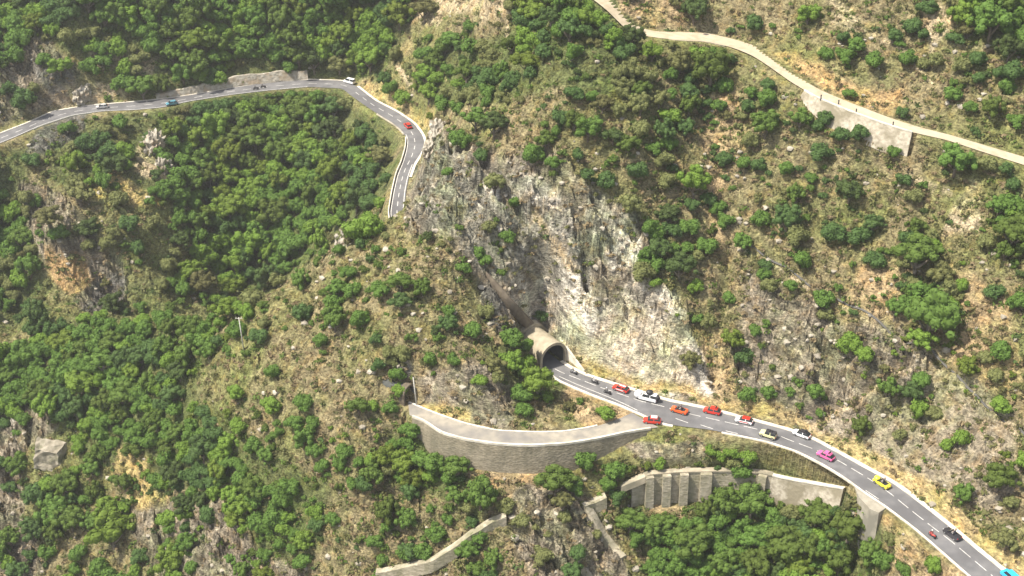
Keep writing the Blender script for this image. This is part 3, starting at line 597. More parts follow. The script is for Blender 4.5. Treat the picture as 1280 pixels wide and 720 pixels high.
V, Fq = wallmesh(top[sl], NOL[sl], hh[sl], .5, .09*hh[sl], .0); child('wall_face', V, Fq, M_WALL, cw)
t2 = top.copy(); t2[:, 2] += .003; V, Fq = wallmesh(offs(t2, .06)[sl], NOL[sl], .0, .5, 0., .55); child('parapet', V, Fq, M_KERB, cw)
# dry-stone footing ledge
# buttressed wall
bw = tag(empty('retaining_wall', PW[15]), 'old buttressed stone wall on the terrace below the main road', 'retaining wall')
V, Fq = wallmesh(PW[:33], NPW[:33], np.full(33, 9.5), .9, .8, .0); child('wall_face', V, Fq, M_RUIN, bw)
c2 = PW[:33].copy(); c2[:, 2] += .02; V, Fq = wallmesh(offs(c2, .15), NPW[:33], 0, 1.5, 0., .35); child('coping', V, Fq, M_CONC, bw)
for px in (812, 832, 855.5, 880, 953):
    k = np.argmin(np.abs(proj(PW[:, 0], PW[:, 1], PW[:, 2])[0]-px)); p = PW[k]; q = NPW[k]; t = np.array([-q[1], q[0]])
    b0 = MB(); w_ = 1.0 if px != 880 else 1.35; 
    def pt(u, v, z): return tuple(np.array([p[0]+t[0]*u+q[0]*v, p[1]+t[1]*u+q[1]*v, p[2]+z])-np.array(bw.location))
    b0.hexa([pt(-w_, -.3, -9.5), pt(w_, -.3, -9.5), pt(w_, 2.2, -9.5), pt(-w_, 2.2, -9.5), pt(-w_, -.3, .1), pt(w_, -.3, .1), pt(w_, 1.15, .1), pt(-w_, 1.15, .1)])
    b0.build('pier', M_RUIN, bw, bevel=.06)
pw = tag(empty('retaining_wall', PW[40]), 'pale plain wall right of the buttressed wall, below the main road', 'retaining wall')
V, Fq = wallmesh(PW[32:], NPW[32:], np.linspace(8, 5, 18), .7, .8, .0); child('wall_face', V, Fq, M_WHITEWALL, pw)
V, Fq = wallmesh(offs(PW[32:]+[0, 0, .02], .1), NPW[32:], 0, 1.0, 0., .3); child('coping', V, Fq, M_KERB, pw)
# platform and wall by the road corner
pa = W([(1054,597),(1078,613),(1108.6,634.5)]); pb = W([(1054,610),(1080,640),(1108,634.9)])
plat = W([(1066,604),(1079,614.5),(1108.2,634.2),(1098.5,641),(1087,636),(1074,622)])
V = np.r_[plat+[0, 0, .03], plat-[0, 0, 13]]; f4 = [[i, (i+1) % 6, (i+1) % 6+6, i+6] for i in range(6)]
V[6:, 1] -= .6
cb = tag(empty('abutment', plat[3]), 'square concrete abutment at the valley-side corner of the road', 'abutment')
bmx = MB(); vs = [bmx.bm.verts.new(v-plat[3]) for v in V]
for q in f4: bmx.bm.faces.new([vs[i] for i in q])
bmx.bm.faces.new([vs[i] for i in range(6)]); bmx.bm.faces.new([vs[i+6] for i in range(6)][::-1])
bmx.build('abutment_block', M_ABUT, cb)
RE = NL[np.argmin(np.hypot(NL[:, 0]-plat[2][0], NL[:, 1]-plat[2][1])):]
RE = resample(RE, 40); nre = normals2(RE); tt = offs(RE, .5)
rw = tag(empty('retaining_wall', RE[10]), 'low concrete wall under the road edge at lower right', 'retaining wall')
V, Fq = wallmesh(tt, nre, np.full(40, 2.6), .3, .5, .02); child('wall_face', V, Fq, M_WHITEWALL, rw)
# pale wall under dirt track
nd_ = normals2(DW)
tw = tag(empty('retaining_wall', DW[25]), 'whitish stone wall holding up the dirt track', 'retaining wall')
V, Fq = wallmesh(offs(DW, .5), nd_, DWH+1.2, .5, 2.2, .03); child('wall_face', V, Fq, M_WHITEWALL, tw)
V, Fq = wallmesh(offs(DW+[0, 0, .04], .55), nd_, 0, .45, 0., .3); child('parapet', V, Fq, M_KERB, tw)
kd = np.argmin(np.abs(proj(DL[:, 0], DL[:, 1], DL[:, 2])[0]-838)), np.argmin(np.abs(proj(DL[:, 0], DL[:, 1], DL[:, 2])[0]-905))
D2 = resample(DL[kd[0]:kd[1]+1], 20); 
w2 = tag(empty('retaining_wall', D2[10]), 'short grey wall under the dirt track above a large tree', 'retaining wall')
V, Fq = wallmesh(offs(D2, .4), normals2(D2), np.full(20, 2.4), .4, .3, .03); child('wall_face', V, Fq, M_CONC, w2)
for k_, (px, py, z) in enumerate(((1026,124,59.9),(1048,130.5,59.2),(1070,141.5,58.7),(1116,157.8,57.7))):
    p = P(px, py, z); o = MB(); o.tube([(0,0,-.4),(0,0,1.0)], [.17,.15]); o.ball((0,0,1.05), .2)
    pm = o.build('marker_post', plain('post_dark%d' % k_, (.04, .045, .05)) if k_ == 0 else bpy.data.materials['post_dark0'])
    pm.location = p; tag(pm, ('short dark post on the stone wall of the dirt track, %s from left' % ['first','second','third','fourth'][k_]), 'post', 'dark posts along the dirt track')
# far road parapet on bend, wall under left far road
pr = offs(FIL, .35)[26:68]; pp = tag(empty('parapet_wall', pr[20]), 'thin white parapet wall on the valley edge of the far bend', 'parapet wall')
V, Fq = wallmesh(pr, normals2(pr), np.full(len(pr), 2.5), .3, .1, .75); child('wall_face', V, Fq, M_KERB, pp)
pr = offs(FIL, .5)[12:25]; pp = tag(empty('parapet_wall', pr[6]), 'pale masonry wall under the far bend beside the ravine trees', 'parapet wall')
V, Fq = wallmesh(pr, normals2(pr), np.full(len(pr), 6.5), .5, .4, .1); child('wall_face', V, Fq, M_WHITEWALL, pp)
kf = [np.argmin(np.abs(proj(FL[:, 0], FL[:, 1], FL[:, 2])[0]-v)) for v in (40, 112)]
pr = offs(resample(FL[kf[0]:kf[1]+1], 25), .4); pp = tag(empty('retaining_wall', pr[12]), 'dark grey wall under the far road at far left', 'retaining wall')
V, Fq = wallmesh(pr, normals2(pr), np.interp(np.arange(25), [0, 6, 24], [3, 9, 8]), .5, .6, .05); child('wall_face', V, Fq, noisy('dark_concrete', (.13, .135, .12), (.2, .2, .17), .5, .9, .2, dist=.1), pp)
# cutting wall above far road
q = smoothline(resample(W([(195,118,1.6),(225,113,2),(262,103,3),(300,95,3.5),(345,90,3.5),(384,88.5,3)]), 30)); 
pp = tag(empty('rock_cutting', q[15]), 'long pale rock cutting above the far road, left of the bend', 'rock cutting')
V, Fq = wallmesh(q, normals2(q), np.full(30, 3.4), 1.0, 1.2, 0); V[:, 2] += fbm(V[:, 0], V[:, 1], 3, 9, 3)*.7; child('rock_face', V, Fq, M_ROCK, pp)
# lower ruined walls (ribbon walls)
def ribbon(name, pxs, width, h, mat, label, cat, jit=.3):
    c = resample(W(pxs), 30); nn = normals2(c); t = c.copy(); t[:, :2] += nn*width/2
    t[:, 2] += fbm(c[:, 0]*1.0, c[:, 1], 4, 19, 3)*jit
    e = tag(empty(name, c[15]), label, cat)
    V, Fq = wallmesh(t, nn, h, width, .3, 0); child('wall_face', V, Fq, mat, e)
    return e
def gz(px, py, up=0): p = hit(px, py)[0]; return (px, py, p[2]+up)
ribbon('stone_wall', [gz(470,714,1), gz(505,707,1), gz(540,699,1.2), gz(566,683,1.5), gz(590,665,1.5), gz(615,650,1.2), gz(632,643,.8)], 1.7, 3.2, M_RUIN, 'long ruined stone wall with flat top at bottom centre', 'stone wall')
ribbon('stone_wall', [gz(728,630,.8), gz(742,626,.9), gz(757,619,.9)], 2, 3, M_RUIN, 'short broken wall left of the buttressed wall', 'stone wall')
ribbon('stone_wall', [gz(776,606,.8), gz(790,600,.9), gz(806,593,1)], 1.3, 1.6, M_CONC, 'slanting wall top at the left end of the buttressed wall', 'stone wall')
ribbon('water_channel', [gz(735,632,.6), gz(746,650,.7), gz(757,668,.7), gz(768,684,.7), gz(779,696,.6)], 1.9, 2.5, M_RUIN, 'pale straight stone channel running down below the junction', 'channel')
ribbon('water_channel', [gz(722,698,.5), gz(732,712,.5), gz(742,727,.5)], 1.5, 2.5, M_RUIN, 'short pale stone channel at the bottom edge', 'channel')
# ------------------------------------------------------------------ tunnels
def arch_ring(r_o, r_i, hs_, n=22, full=1.0):
    """outer and inner arch points in (v,z)"""
    o, i_ = [], []
    for k in range(n+1):
        a = math.pi*k/n; o.append((r_o*math.cos(a), hs_+r_o*math.sin(a))); i_.append((r_i*math.cos(a), hs_+r_i*math.sin(a)))
    o = [(r_o, -1.2)]+o+[(-r_o, -1.2)]; i_ = [(r_i, -1.2)]+i_+[(-r_i, -1.2)]
    return o, i_
def barrel(name, org, d, nrm, u0, u1, ro, ri, hs_, mat, matin, label, cat, dark=True, collar=True):
    e = tag(empty(name, org), label, cat)
    o, i_ = arch_ring(ro, ri, hs_)
    P3 = lambda u, vz: (d[0]*u+nrm[0]*vz[0], d[1]*u+nrm[1]*vz[0], vz[1])
    us = np.linspace(u0, u1, 9); bmm = MB()
    ro_ = [[bmm.bm.verts.new(P3(u, q)) for q in o] for u in us]
    ri_ = [bmm.bm.verts.new(P3(us[0], q)) for q in i_]
    for a, b_ in zip(ro_, ro_[1:]):
        for k in range(len(o)-1): bmm.bm.faces.new([a[k], a[k+1], b_[k+1], b_[k]])
    for k in range(len(o)-1): bmm.bm.faces.new([ro_[0][k], ro_[0][k+1], ri_[k+1], ri_[k]])
    bmm.build('barrel', mat, e, True)
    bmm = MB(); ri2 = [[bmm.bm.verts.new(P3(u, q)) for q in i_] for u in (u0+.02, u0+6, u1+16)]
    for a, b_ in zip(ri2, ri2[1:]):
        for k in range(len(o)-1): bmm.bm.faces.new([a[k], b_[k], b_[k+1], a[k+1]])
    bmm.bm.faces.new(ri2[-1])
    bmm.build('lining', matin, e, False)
    if collar:
        bmm = MB(); oc, ic = arch_ring(ro+.14, ri-.02, hs_)
        A0 = [bmm.bm.verts.new(P3(u0-.25, q)) for q in oc]; A1 = [bmm.bm.verts.new(P3(u0+.5, q)) for q in oc]
        B0 = [bmm.bm.verts.new(P3(u0-.25, q)) for q in ic]; B1 = [bmm.bm.verts.new(P3(u0+.5, q)) for q in ic]
        for k in range(len(oc)-1):
            bmm.bm.faces.new([A0[k], A0[k+1], A1[k+1], A1[k]]); bmm.bm.faces.new([A0[k], A0[k+1], B0[k+1], B0[k]])
            bmm.bm.faces.new([B0[k], B0[k+1], B1[k+1], B1[k]]); bmm.bm.faces.new([A1[k], A1[k+1], B1[k+1], B1[k]])
        bmm.build('portal_ring', M_CONC, e)
    return e
TW = np.linalg.norm(NU[0]-NL[0])
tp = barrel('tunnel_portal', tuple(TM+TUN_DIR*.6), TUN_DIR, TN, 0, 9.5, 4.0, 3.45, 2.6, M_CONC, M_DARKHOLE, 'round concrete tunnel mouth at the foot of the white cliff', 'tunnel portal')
# wing wall right of the mouth
bq = MB(); a0 = np.array([0, 0, 0.])
def tpnt(u, v, z): return (TUN_DIR[0]*u+TN[0]*v, TUN_DIR[1]*u+TN[1]*v, z)
bq.hexa([tpnt(.4, 3.9, -1), tpnt(-6.5, 4.6, -1), tpnt(-6.5, 5.1, -1), tpnt(.4, 4.5, -1), tpnt(.4, 3.9, 4.2), tpnt(-6.5, 4.6, .35), tpnt(-6.5, 5.1, .35), tpnt(.4, 4.5, 4.2)])
bq.build('wing_wall', M_KERB, tp)
bq = MB(); secs = []
for k in range(12):
    a = math.pi*k/11; secs.append(tpnt(9.2, 5.0*math.cos(a), 2.2+5.2*math.sin(a)))
secs2 = [tuple(np.array(s_)+TUN_DIR*1.6+[0, 0, .5]) for s_ in secs]
bq.loft([secs, secs2]); bq.build('headwall', M_CONC, tp)
# weathered vault up the slope
va_ = [hit(608+v*57/11, 346+v*62/11)[0] for v in range(12)]
bq = MB(); secs = []
org = va_[6].copy()
for k, p in enumerate(va_):
    t = (va_[min(k+1, 11)]-va_[max(k-1, 0)]); t[2] = 0; t /= np.linalg.norm(t); nn = np.array([t[1], -t[0]]); wd = .45+1.35*k/11
    zz = p[2]
    ring = []
    for a in np.linspace(0, math.pi, 9): ring.append((p[0]+nn[0]*wd*math.cos(a)-org[0], p[1]+nn[1]*wd*math.cos(a)-org[1], zz+.1+1.5*math.sin(a)**.8-org[2]))
    ring += [(p[0]-nn[0]*wd-org[0], p[1]-nn[1]*wd-org[1], zz-3-org[2]), (p[0]+nn[0]*wd-org[0], p[1]+nn[1]*wd-org[1], zz-3-org[2])]
    secs.append(ring)
bq.loft(secs); vo = bq.build('concrete_vault', M_SLAB, None, True); vo.location = org
tag(vo, 'long brown weathered concrete slab running up the cliff above the tunnel mouth', 'concrete slab')
# old tunnel
om = (OU[0]+OL[0])/2
od = (om-(OU[6]+OL[6])/2); od[2] = 0; od /= np.linalg.norm(od); on = np.array([od[1], -od[0], 0])
oo = P(522, 506, 0)+od*2.4
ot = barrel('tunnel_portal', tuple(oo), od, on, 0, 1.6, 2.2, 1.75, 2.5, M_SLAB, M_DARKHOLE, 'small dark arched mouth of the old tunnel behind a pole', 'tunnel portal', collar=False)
def pole(px, py, h, label, lean=(0, 0), arm=False, z=None):
    p = hit(px, py)[0] if z is None else P(px, py, z)
    e = tag(empty('utility_pole', p), label, 'utility pole')
    b_ = MB(); b_.tube([(0, 0, -1), (lean[0]*.5, lean[1]*.5, h*.5), (lean[0], lean[1], h)], [.19, .16, .13]); b_.build('pole_shaft', plain('pole_grey_%d' % px, (.45, .43, .38)), e, True)
    if arm:
        b_ = MB(); b_.tube([(lean[0]-.9, 0, h-.3), (lean[0]+.9, 0, h-.3)], .09); b_.build('crossarm', plain('arm_%d' % px, (.4, .38, .33)), e)
        for s_ in (-.7, .7):
            b_ = MB(); b_.tube([(lean[0]+s_, 0, h-.25), (lean[0]+s_, 0, h+.1)], [.1, .06]); b_.build('insulator', plain('ins_%d_%d' % (px, s_ > 0), (.5, .5, .48), .3), e)
pole(305, 438, 10.0, 'tall pale pole with crossarm on the ridge above the left woods', (-.4, 0), True)
pole(521, 507, 8.2, 'pale pole standing in front of the old tunnel mouth', (-.6, 0))
# boulder and pipe
def rock_mesh(seed, pts_):
    b_ = MB(); r = random.Random(seed)
    return b_
bp_ = hit(64, 572)[0]
e = MB()
S = [(-5.2,-1.2,-3),(3.6,-3.4,-3),(5.6,2.4,-3),(-3.5,3.6,-3),(-3.6,-1.6,4.4),(2.8,-2.6,3.4),(4.6,1.8,4.2),(-3.9,2.8,5.2)]
e.hexa(S); bmesh.ops.subdivide_edges(e.bm, edges=list(e.bm.edges), cuts=5, use_grid_fill=True)
for v in e.bm.verts: v.co += Vector([mnoise.noise(v.co*.7+Vector((k*9, 3, 1)))*.55 for k in range(3)])
o = e.build('boulder', noisy('boulder_rock', (.2, .175, .13), (.36, .32, .25), .45, .95, .9, c3=(.16, .15, .1), s2=.35, dist=.6)); o.location = bp_; tag(o, 'huge square boulder with flat pale top at the left edge', 'boulder')
for (px, py, r, lab) in ((100,122,3.6,'tall grey rock beside the far road at upper left'),(108,118,3.2,'ribbed pale rock right of the tall grey rock by the far road'),(428,304,3.,'pale round rock at the top of the spur'),(22,528,3,'pale rock outcrop among trees at the left edge'),(194,184,6,'brown rocky spire rising from the trees left of the ravine'),(204,214,5,'lower rocky spire beside the ravine trees'),(548,168,4.5,'pointed pale crag beside the inside of the bend'),(538,190,3.6,'grey crag just below the pointed crag')):
    p = hit(px, py)[0]; e = MB(); e.ball((0, 0, 0), r, .95, 4, 0)
    for v in e.bm.verts:
        d_, _p = mnoise.voronoi(v.co*.42+Vector((px, 0, 0))); k = .72+.55*(d_[1]-d_[0])+.25*mnoise.noise(v.co*.9+Vector((py, 0, 0)))+.12*mnoise.noise(v.co*2.3); v.co *= k; v.co.x *= .72; v.co.z *= 1.15
    o = e.build('crag', M_ROCK); o.location = (p[0], p[1], p[2]+.2); tag(o, lab, 'rock')
pl_ = [(919,304),(947,312),(980,333),(1011,356),(1040,372),(1065,384),(1098,404),(1139,431),(1179,455),(1206,480),(1222,497),(1250,520),(1285,548)]
q = resample(np.array([hit(a, b_)[0] for a, b_ in pl_]), 80); q[:, 2] = Hat(q[:, 0], q[:, 1])+.12; q[:, 2] = smoothline(q, 3)[:, 2]
e = MB(); e.tube([Vector(p-q[40]) for p in q], .3, 6); o = e.build('streak', plain('streak_dark', (.10, .095, .085), .7)); o.location = q[40]  # dark tube following a thin diagonal line on the slope
tag(o, 'thin dark pipe laid diagonally across the right slope', 'streak')
# ------------------------------------------------------------------ vegetation
def crown(seed, ncl=16, nleaf=85, leaf=.105, flat=.85, spread=.62, cr=(.3, .46)):
    r = np.random.default_rng(seed); V, Fq = [], []
    cen = []
    for k in range(ncl):
        d = r.normal(size=3); d /= np.linalg.norm(d)
        if d[2] < -.35: d[2] = -d[2]
        cen.append((d*spread*r.uniform(.55, 1.32)*np.array([1, 1, flat]), r.uniform(*cr)))
    cen.append((np.array([0, 0, .1]), .52))
    lp, ln, lz = [], [], []
    for c, rad in cen:
        m_ = int(nleaf*(rad/.38)**2); d = r.normal(size=(m_, 3)); d /= np.linalg.norm(d, axis=1)[:, None]
        out = c/ (np.linalg.norm(c)+1e-6)
        d = d[(d@out > -.35)]
        lp.append(c+d*rad*r.uniform(.82, 1.1, (len(d), 1))); ln.append(d+r.normal(size=d.shape)*.38)
    lp = np.concatenate(lp); ln = np.concatenate(ln); ln /= np.linalg.norm(ln, axis=1)[:, None]
    n_ = len(lp); a = np.cross(ln, r.normal(size=(n_, 3))); a /= np.linalg.norm(a, axis=1)[:, None]; b_ = np.cross(ln, a)
    sz = leaf*r.uniform(.6, 1.25, (n_, 1)); q = [lp+a*sz, lp+b_*sz*.75, lp-a*sz*.9, lp-b_*sz*.7]
    V = np.stack(q, 1).reshape(-1, 3); Fq = np.arange(n_*4).reshape(-1, 4)
    # solid inner blobs added to stop light passing through the crown
    for c, rad in cen:
        u, w = np.meshgrid(np.linspace(0, 2*math.pi, 9)[:-1], np.linspace(.25, math.pi-.25, 5))
        s_ = np.stack([np.sin(w)*np.cos(u), np.sin(w)*np.sin(u), np.cos(w)], -1)*rad*.8+c
        o_ = len(V); V = np.r_[V, s_.reshape(-1, 3)]; gi = (np.arange(40).reshape(5, 8))+o_
        Fq = np.r_[Fq, np.stack([gi[:-1], gi[1:], np.roll(gi[1:], -1, 1), np.roll(gi[:-1], -1, 1)], -1).reshape(-1, 4)]
        Fq = np.r_[Fq, [[gi[0, 0], gi[0, 2], gi[0, 4], gi[0, 6]], [gi[4, 6], gi[4, 4], gi[4, 2], gi[4, 0]]]]
    return V, Fq
TC = [crown(100+k, ncl=15+3*(k % 3), flat=[.8, .95, .7, .88][k % 4], spread=[.6, .64, .66, .58][k % 4]) for k in range(6)]
TCL = [crown(150+k, ncl=40, nleaf=85, leaf=.062, flat=[.8, .7, .9][k], spread=.72, cr=(.17, .3)) for k in range(3)]
SCR = [crown(200+k, ncl=13, nleaf=70, leaf=.105, flat=.62, spread=.68, cr=(.2, .38)) for k in range(4)]
LOW = [crown(300+k, ncl=9, nleaf=40, leaf=.15, flat=.65, spread=.68, cr=(.2, .4)) for k in range(5)]
def tiny(seed, n_=26, leaf=.3, flat=.7):
    r = np.random.default_rng(seed); d = r.normal(size=(n_, 3)); d /= np.linalg.norm(d, axis=1)[:, None]; d[:, 2] = abs(d[:, 2])
    lp = d*r.uniform(.35, 1, (n_, 1))*[1, 1, flat]; ln = d+r.normal(size=d.shape)*.6; ln /= np.linalg.norm(ln, axis=1)[:, None]
    a = np.cross(ln, r.normal(size=(n_, 3))); a /= np.linalg.norm(a, axis=1)[:, None]; b_ = np.cross(ln, a); sz = leaf*r.uniform(.6, 1.3, (n_, 1))
    V = np.stack([lp+a*sz, lp+b_*sz*.6, lp-a*sz, lp-b_*sz*.6], 1).reshape(-1, 3); return V, np.arange(n_*4).reshape(-1, 4)
TINY = [tiny(400+k) for k in range(6)]; TWIG = [tiny(500+k, 20, .42, .5) for k in range(6)]
cm = {}
for t in LEAF:
    for k, (V, Fq) in enumerate(TC):
        me_ = np_mesh('crown_%s' % t, V, Fq, False); me_.materials.append(LEAF[t]); cm[('T', t, k)] = me_
    for k, (V, Fq) in enumerate(TCL):
        me_ = np_mesh('crown_%s' % t, V, Fq, False); me_.materials.append(LEAF[t]); cm[('L', t, k)] = me_
    for k, (V, Fq) in enumerate(SCR):
        me_ = np_mesh('foliage_%s' % t, V, Fq, False); me_.materials.append(LEAF[t]); cm[('S', t, k)] = me_
trunks = []
for k in range(3):
    b_ = MB(); r = random.Random(k)
    b_.tube([(0,0,-1.6),(0,0,-1.0),(.03,.02,-.6),(.05,0,-.2)], [.12,.09,.07,.05], 7)
    for j in range(4):
        a = j*1.57+r.random(); b_.tube([(.02,.01,-.7+.1*j),(math.cos(a)*.25,math.sin(a)*.25,-.35),(math.cos(a)*.45,math.sin(a)*.45,-.05)], [.05,.035,.02], 5)
    o = b_.build('trunk', M_BARK, None, True); trunks.append(o.data); bpy.data.objects.remove(o)
GRID = """88788888899985549996051115124699
64566778999958668668577012553147
41325572123358777345556411111256
10252689998113563566653643310033
14774689999921454435552544313651
43673589999811122134572432432324
72444369999701100012553352322138
82353469996343441000863242448417
63135558843565330000851231306503
64146667446354420000122233218914
68899975323233347011016211415514
89999832444431258201112221141124
78998744543461115320000223314113
24778876554363000000000000422121
41536887444588311544335520001134
27752788843466721424237721510043
37782346742552311334888798930011
53535634642123564334888998642200"""
G = np.array([[int(c) for c in r] for r in GRID.split('\n')], float)
G[5, 5:7] = 9; G[6, 5:7] = [6, 9]; G[7, 5:7] = [6, 9]; G[8, 5:7] = 7; G[4, 5] = 8; G[7, 19] = 0; G[10, 19] = 0; G[11, 18:21] = 0
G = np.where(G < 5, G*.68, np.where(G < 7, G*.8, G))
def cover(px, py):
    gx = np.clip(px/40-.5, 0, 30.999); gy = np.clip(py/40-.5, 0, 16.999)
    i = gx.astype(int); j = gy.astype(int); fx = gx-i; fy = gy-j
    return ((G[j, i]*(1-fx)+G[j, i+1]*fx)*(1-fy)+(G[j+1, i]*(1-fx)+G[j+1, i+1]*fx)*fy)/9
named = """1068 154 17 d|1088 163 15 o|1050 168 14 d|1032 148 10 d|1102 168 10 m|1118 190 9 m|1075 168 12 d|1086 692 20 m|1112 672 10 o|500 488 12 b|545 668 12 m|528 690 13 m|590 652 10 d|600 672 12 m|478 700 9 m|718 612 12 m|497 468 12 m|508 522 12 b|512 540 14 m|1165 395 42 m|1148 318 34 m|1268 290 30 m|1248 258 18 m|915 425 17 b|1064 432 15 b|1030 374 14 m|988 358 10 m|1092 325 14 d|1077 297 15 d|985 272 24 d|1001 327 14 m|1110 486 17 m|1075 533 17 m|1150 510 14 b|1018 489 13 m|935 496 13 m|988 490 8 m|1250 598 23 m|1253 440 15 m|1274 378 14 m|1195 200 26 m|1232 205 14 o|1130 225 11 d|1062 238 20 d|1027 192 15 d|983 212 10 m|958 155 22 m|1002 110 12 m|868 228 24 b|868 12 22 d|890 85 28 m|1010 18 17 b|1140 32 14 d|1158 12 12 d|1154 44 9 d|1092 78 14 m|1070 58 14 m|1055 70 12 m|1240 25 30 m|1205 18 20 b|1262 60 20 d|1195 48 13 d|1268 152 13 m|1240 135 18 m|1190 118 12 m
838 145 15 b|802 112 16 m|815 65 17 b|790 45 18 d|735 160 20 m|718 150 16 m|618 155 22 d|575 178 15 m|690 205 11 m|665 195 15 m|797 214 14 d|766 170 17 d|800 160 15 o|825 310 22 d|850 332 25 d|882 308 15 m|835 268 18 d|860 285 15 m|812 285 13 m|912 372 9 m|955 345 10 m|872 400 9 m
757 518 12 b|672 478 24 b|642 452 18 b|652 495 14 m|655 462 14 b|695 603 26 m|788 652 22 m|770 622 14 d|732 575 15 m|770 590 14 m|808 582 8 b|826 580 9 b|868 678 30 m|905 625 22 m|940 628 30 m|985 680 33 m|1062 658 34 m|1022 645 24 m|945 704 28 m|905 700 25 m|1050 700 25 m|1000 710 22 b|1167 708 13 b|1103 700 14 m|880 640 18 m|1130 712 12 m|900 570 11 b|915 568 12 b|935 572 14 b|955 575 12 b|975 579 11 b|888 566 9 b|995 588 8 m|1027 594 5 d
418 398 22 m|378 392 13 d|500 352 20 m|478 362 15 m|528 360 16 m|560 405 16 d|590 412 14 m|322 422 14 d|330 405 10 o|470 425 9 d|140 665 30 b|135 635 20 b|68 642 26 m|80 605 24 m|45 620 15 d|12 672 19 m|60 692 13 m|155 603 17 m|115 585 16 m|215 702 24 b|22 580 20 m|600 618 27 m|505 578 22 b|482 570 18 b|540 580 25 m|560 555 16 m|482 640 24 m|455 608 13 d|512 690 17 d|440 605 11 m|430 565 14 m|570 620 18 m|585 690 16 m|615 700 18 m|508 690 12 m|560 650 9 m
245 78 22 m|228 92 18 m|178 108 20 m|155 105 15 m|200 105 17 m|30 125 14 d|10 110 11 d|110 85 15 m|265 50 20 m|55 75 10 m|128 60 12 m|130 75 12 m|490 110 13 m|480 98 12 d|560 215 9 m|600 195 10 d|555 130 14 m|610 115 14 m|628 90 16 m|590 60 14 m|565 50 14 m|545 75 16 m|595 310 12 m|610 325 12 m|580 335 12 m|535 295 8 d|575 285 8 m|450 305 9 d|40 200 12 d|160 280 14 d|110 285 18 d|130 225 14 m|150 155 12 m|85 160 12 m"""
plants = []   # px,py,rpx,tone,named
tone1 = {'m': 'mid', 'b': 'bright', 'd': 'dark', 'o': 'olive'}
for t in named.replace('\n', '|').split('|'):
    a = t.split(); plants.append((float(a[0]), float(a[1]), float(a[2]), tone1[a[3]], True))
roadpoly = []
for U_, L2_ in ((NU, NL), (FIR, FIL), (FU, FL), (OU, OL), (DU, DL)):
    q = np.r_[U_, L2_[::-1]]; roadpoly.append(np.stack(proj(q[:, 0], q[:, 1], q[:, 2]), -1))
def wallpoly(): return [np.array([(570,548),(700,556),(830,538),(820,562),(700,585),(600,586)]), np.array([(808,590),(890,588),(890,625),(810,640)]), np.array([(955,592),(1040,605),(1050,632),(958,622)]), np.array([(672,405),(720,410),(722,465),(690,462)]), np.array([(602,342),(618,345),(668,405),(655,412),(610,375)]), np.array([(40,545),(88,550),(84,582),(46,580)]), np.array([(1012,115),(1052,134),(1040,158),(1018,142)]), np.array([(1108,152),(1139,163),(1137,182),(1116,184)]), np.array([(510,480),(530,480),(530,508),(514,505)]), np.array([(1085,600),(1112,634),(1105,662),(1090,662)]), np.array([(530,150),(556,160),(530,215),(515,220)]), np.array([(500,690),(560,685),(620,645),(636,645),(590,680),(560,705),(480,716)]), np.array([(58,150),(105,143),(105,165),(70,185)]),np.array([(1110,640),(1150,665),(1200,712),(1130,690)]),np.array([(86,105),(125,105),(125,130),(86,130)])]
WP = wallpoly()
cand = rng.uniform([-130, -60], [1410, 800], (46000, 2)); cv = cover(cand[:, 0], cand[:, 1])
cv = np.where(cv > .12, cv, cv*.6)
patch = fbm(cand[:, 0], cand[:, 1], 30, 201, 3)
acc = rng.random(len(cand)) < np.clip(cv**1.3*1.1*np.where(cv < .78, np.clip(.75+3.2*patch, 0, 2.2), 1), 0, 1)*np.where(cv < .5, .5, 1)
cand = cand[acc]; cvs = cover(cand[:, 0], cand[:, 1])
rr = np.where(cvs > .75, np.where(cvs > .9, 12.5, 10)+13*rng.random(len(cand))**1.5, np.where(cvs > .4, 8+13*rng.random(len(cand))**1.5, 4.5+14*rng.random(len(cand))**1.8))
# distances to roads/walls
dr = np.full(len(cand), 99.)
for q in roadpoly+WP: dr = np.minimum(dr, polydist(cand[:, 0], cand[:, 1], q))
dn = np.full(len(cand), 999.)
px_, py_, pr_ = [list(v) for v in zip(*[(p[0], p[1], p[2]) for p in plants])]
count = len(plants)
for (x, y), r, d, c in zip(cand, rr, dr, cvs):
    if d < r*.95+1.5:
        if d > 7: r = (d-1.5)/.95
        else: continue
    ax = np.array(px_); ay = np.array(py_); ar = np.array(pr_)
    k = .46 if c > .7 else (.56 if c > .4 else .66)
    if (np.hypot(ax-x, (ay-y)*1.15) < (ar+r)*k).any(): continue
    px_.append(x); py_.append(y); pr_.append(r)
    tn = float(np.clip(.5+1.25*fbm(np.array([x]), np.array([y]), 55, 601, 3)[0]+rng.normal()*.17, 0, 1))
    in_rav = (c > .7)
    if y > 380 and x < 480: tone = 'mid' if tn < .45 else ('bright' if tn < .7 else 'dark')
    elif in_rav: tone = 'mid' if tn < .4 else ('bright' if tn < .75 else 'dark')
    elif y < 300 and x > 560: tone = 'dark' if tn < .4 else ('mid' if tn < .75 else 'olive')
    else: tone = 'mid' if tn < .35 else ('dark' if tn < .45 else ('olive' if tn < .88 else 'bright'))
    plants.append((x, y, r, tone, False))
px = np.array([p[0] for p in plants]); py = np.array([p[1] for p in plants]); rp = np.array([p[2] for p in plants])
g0 = hit(px, py); dist0 = np.sqrt((g0**2*[1, 1, 0]).sum(1)+(CAMH-g0[:, 2])**2)
R = rp*dist0/F*.96
istree = rp >= 9.0
hc = np.where(istree, R*np.where(rp > 18, .85, .72), R*.42)
g1 = hit(px, py, hc)
ok = ~np.isnan(g1[:, 0]) & ~np.isnan(R)
nrd = np.array([nearroad(a, b_) if o_ else 0 for (a, b_), o_ in zip(g1[:, :2], ok)])
ok &= (nrd > 1.2)
inf = (px > -4) & (px < 1284) & (py > -4) & (py < 724)
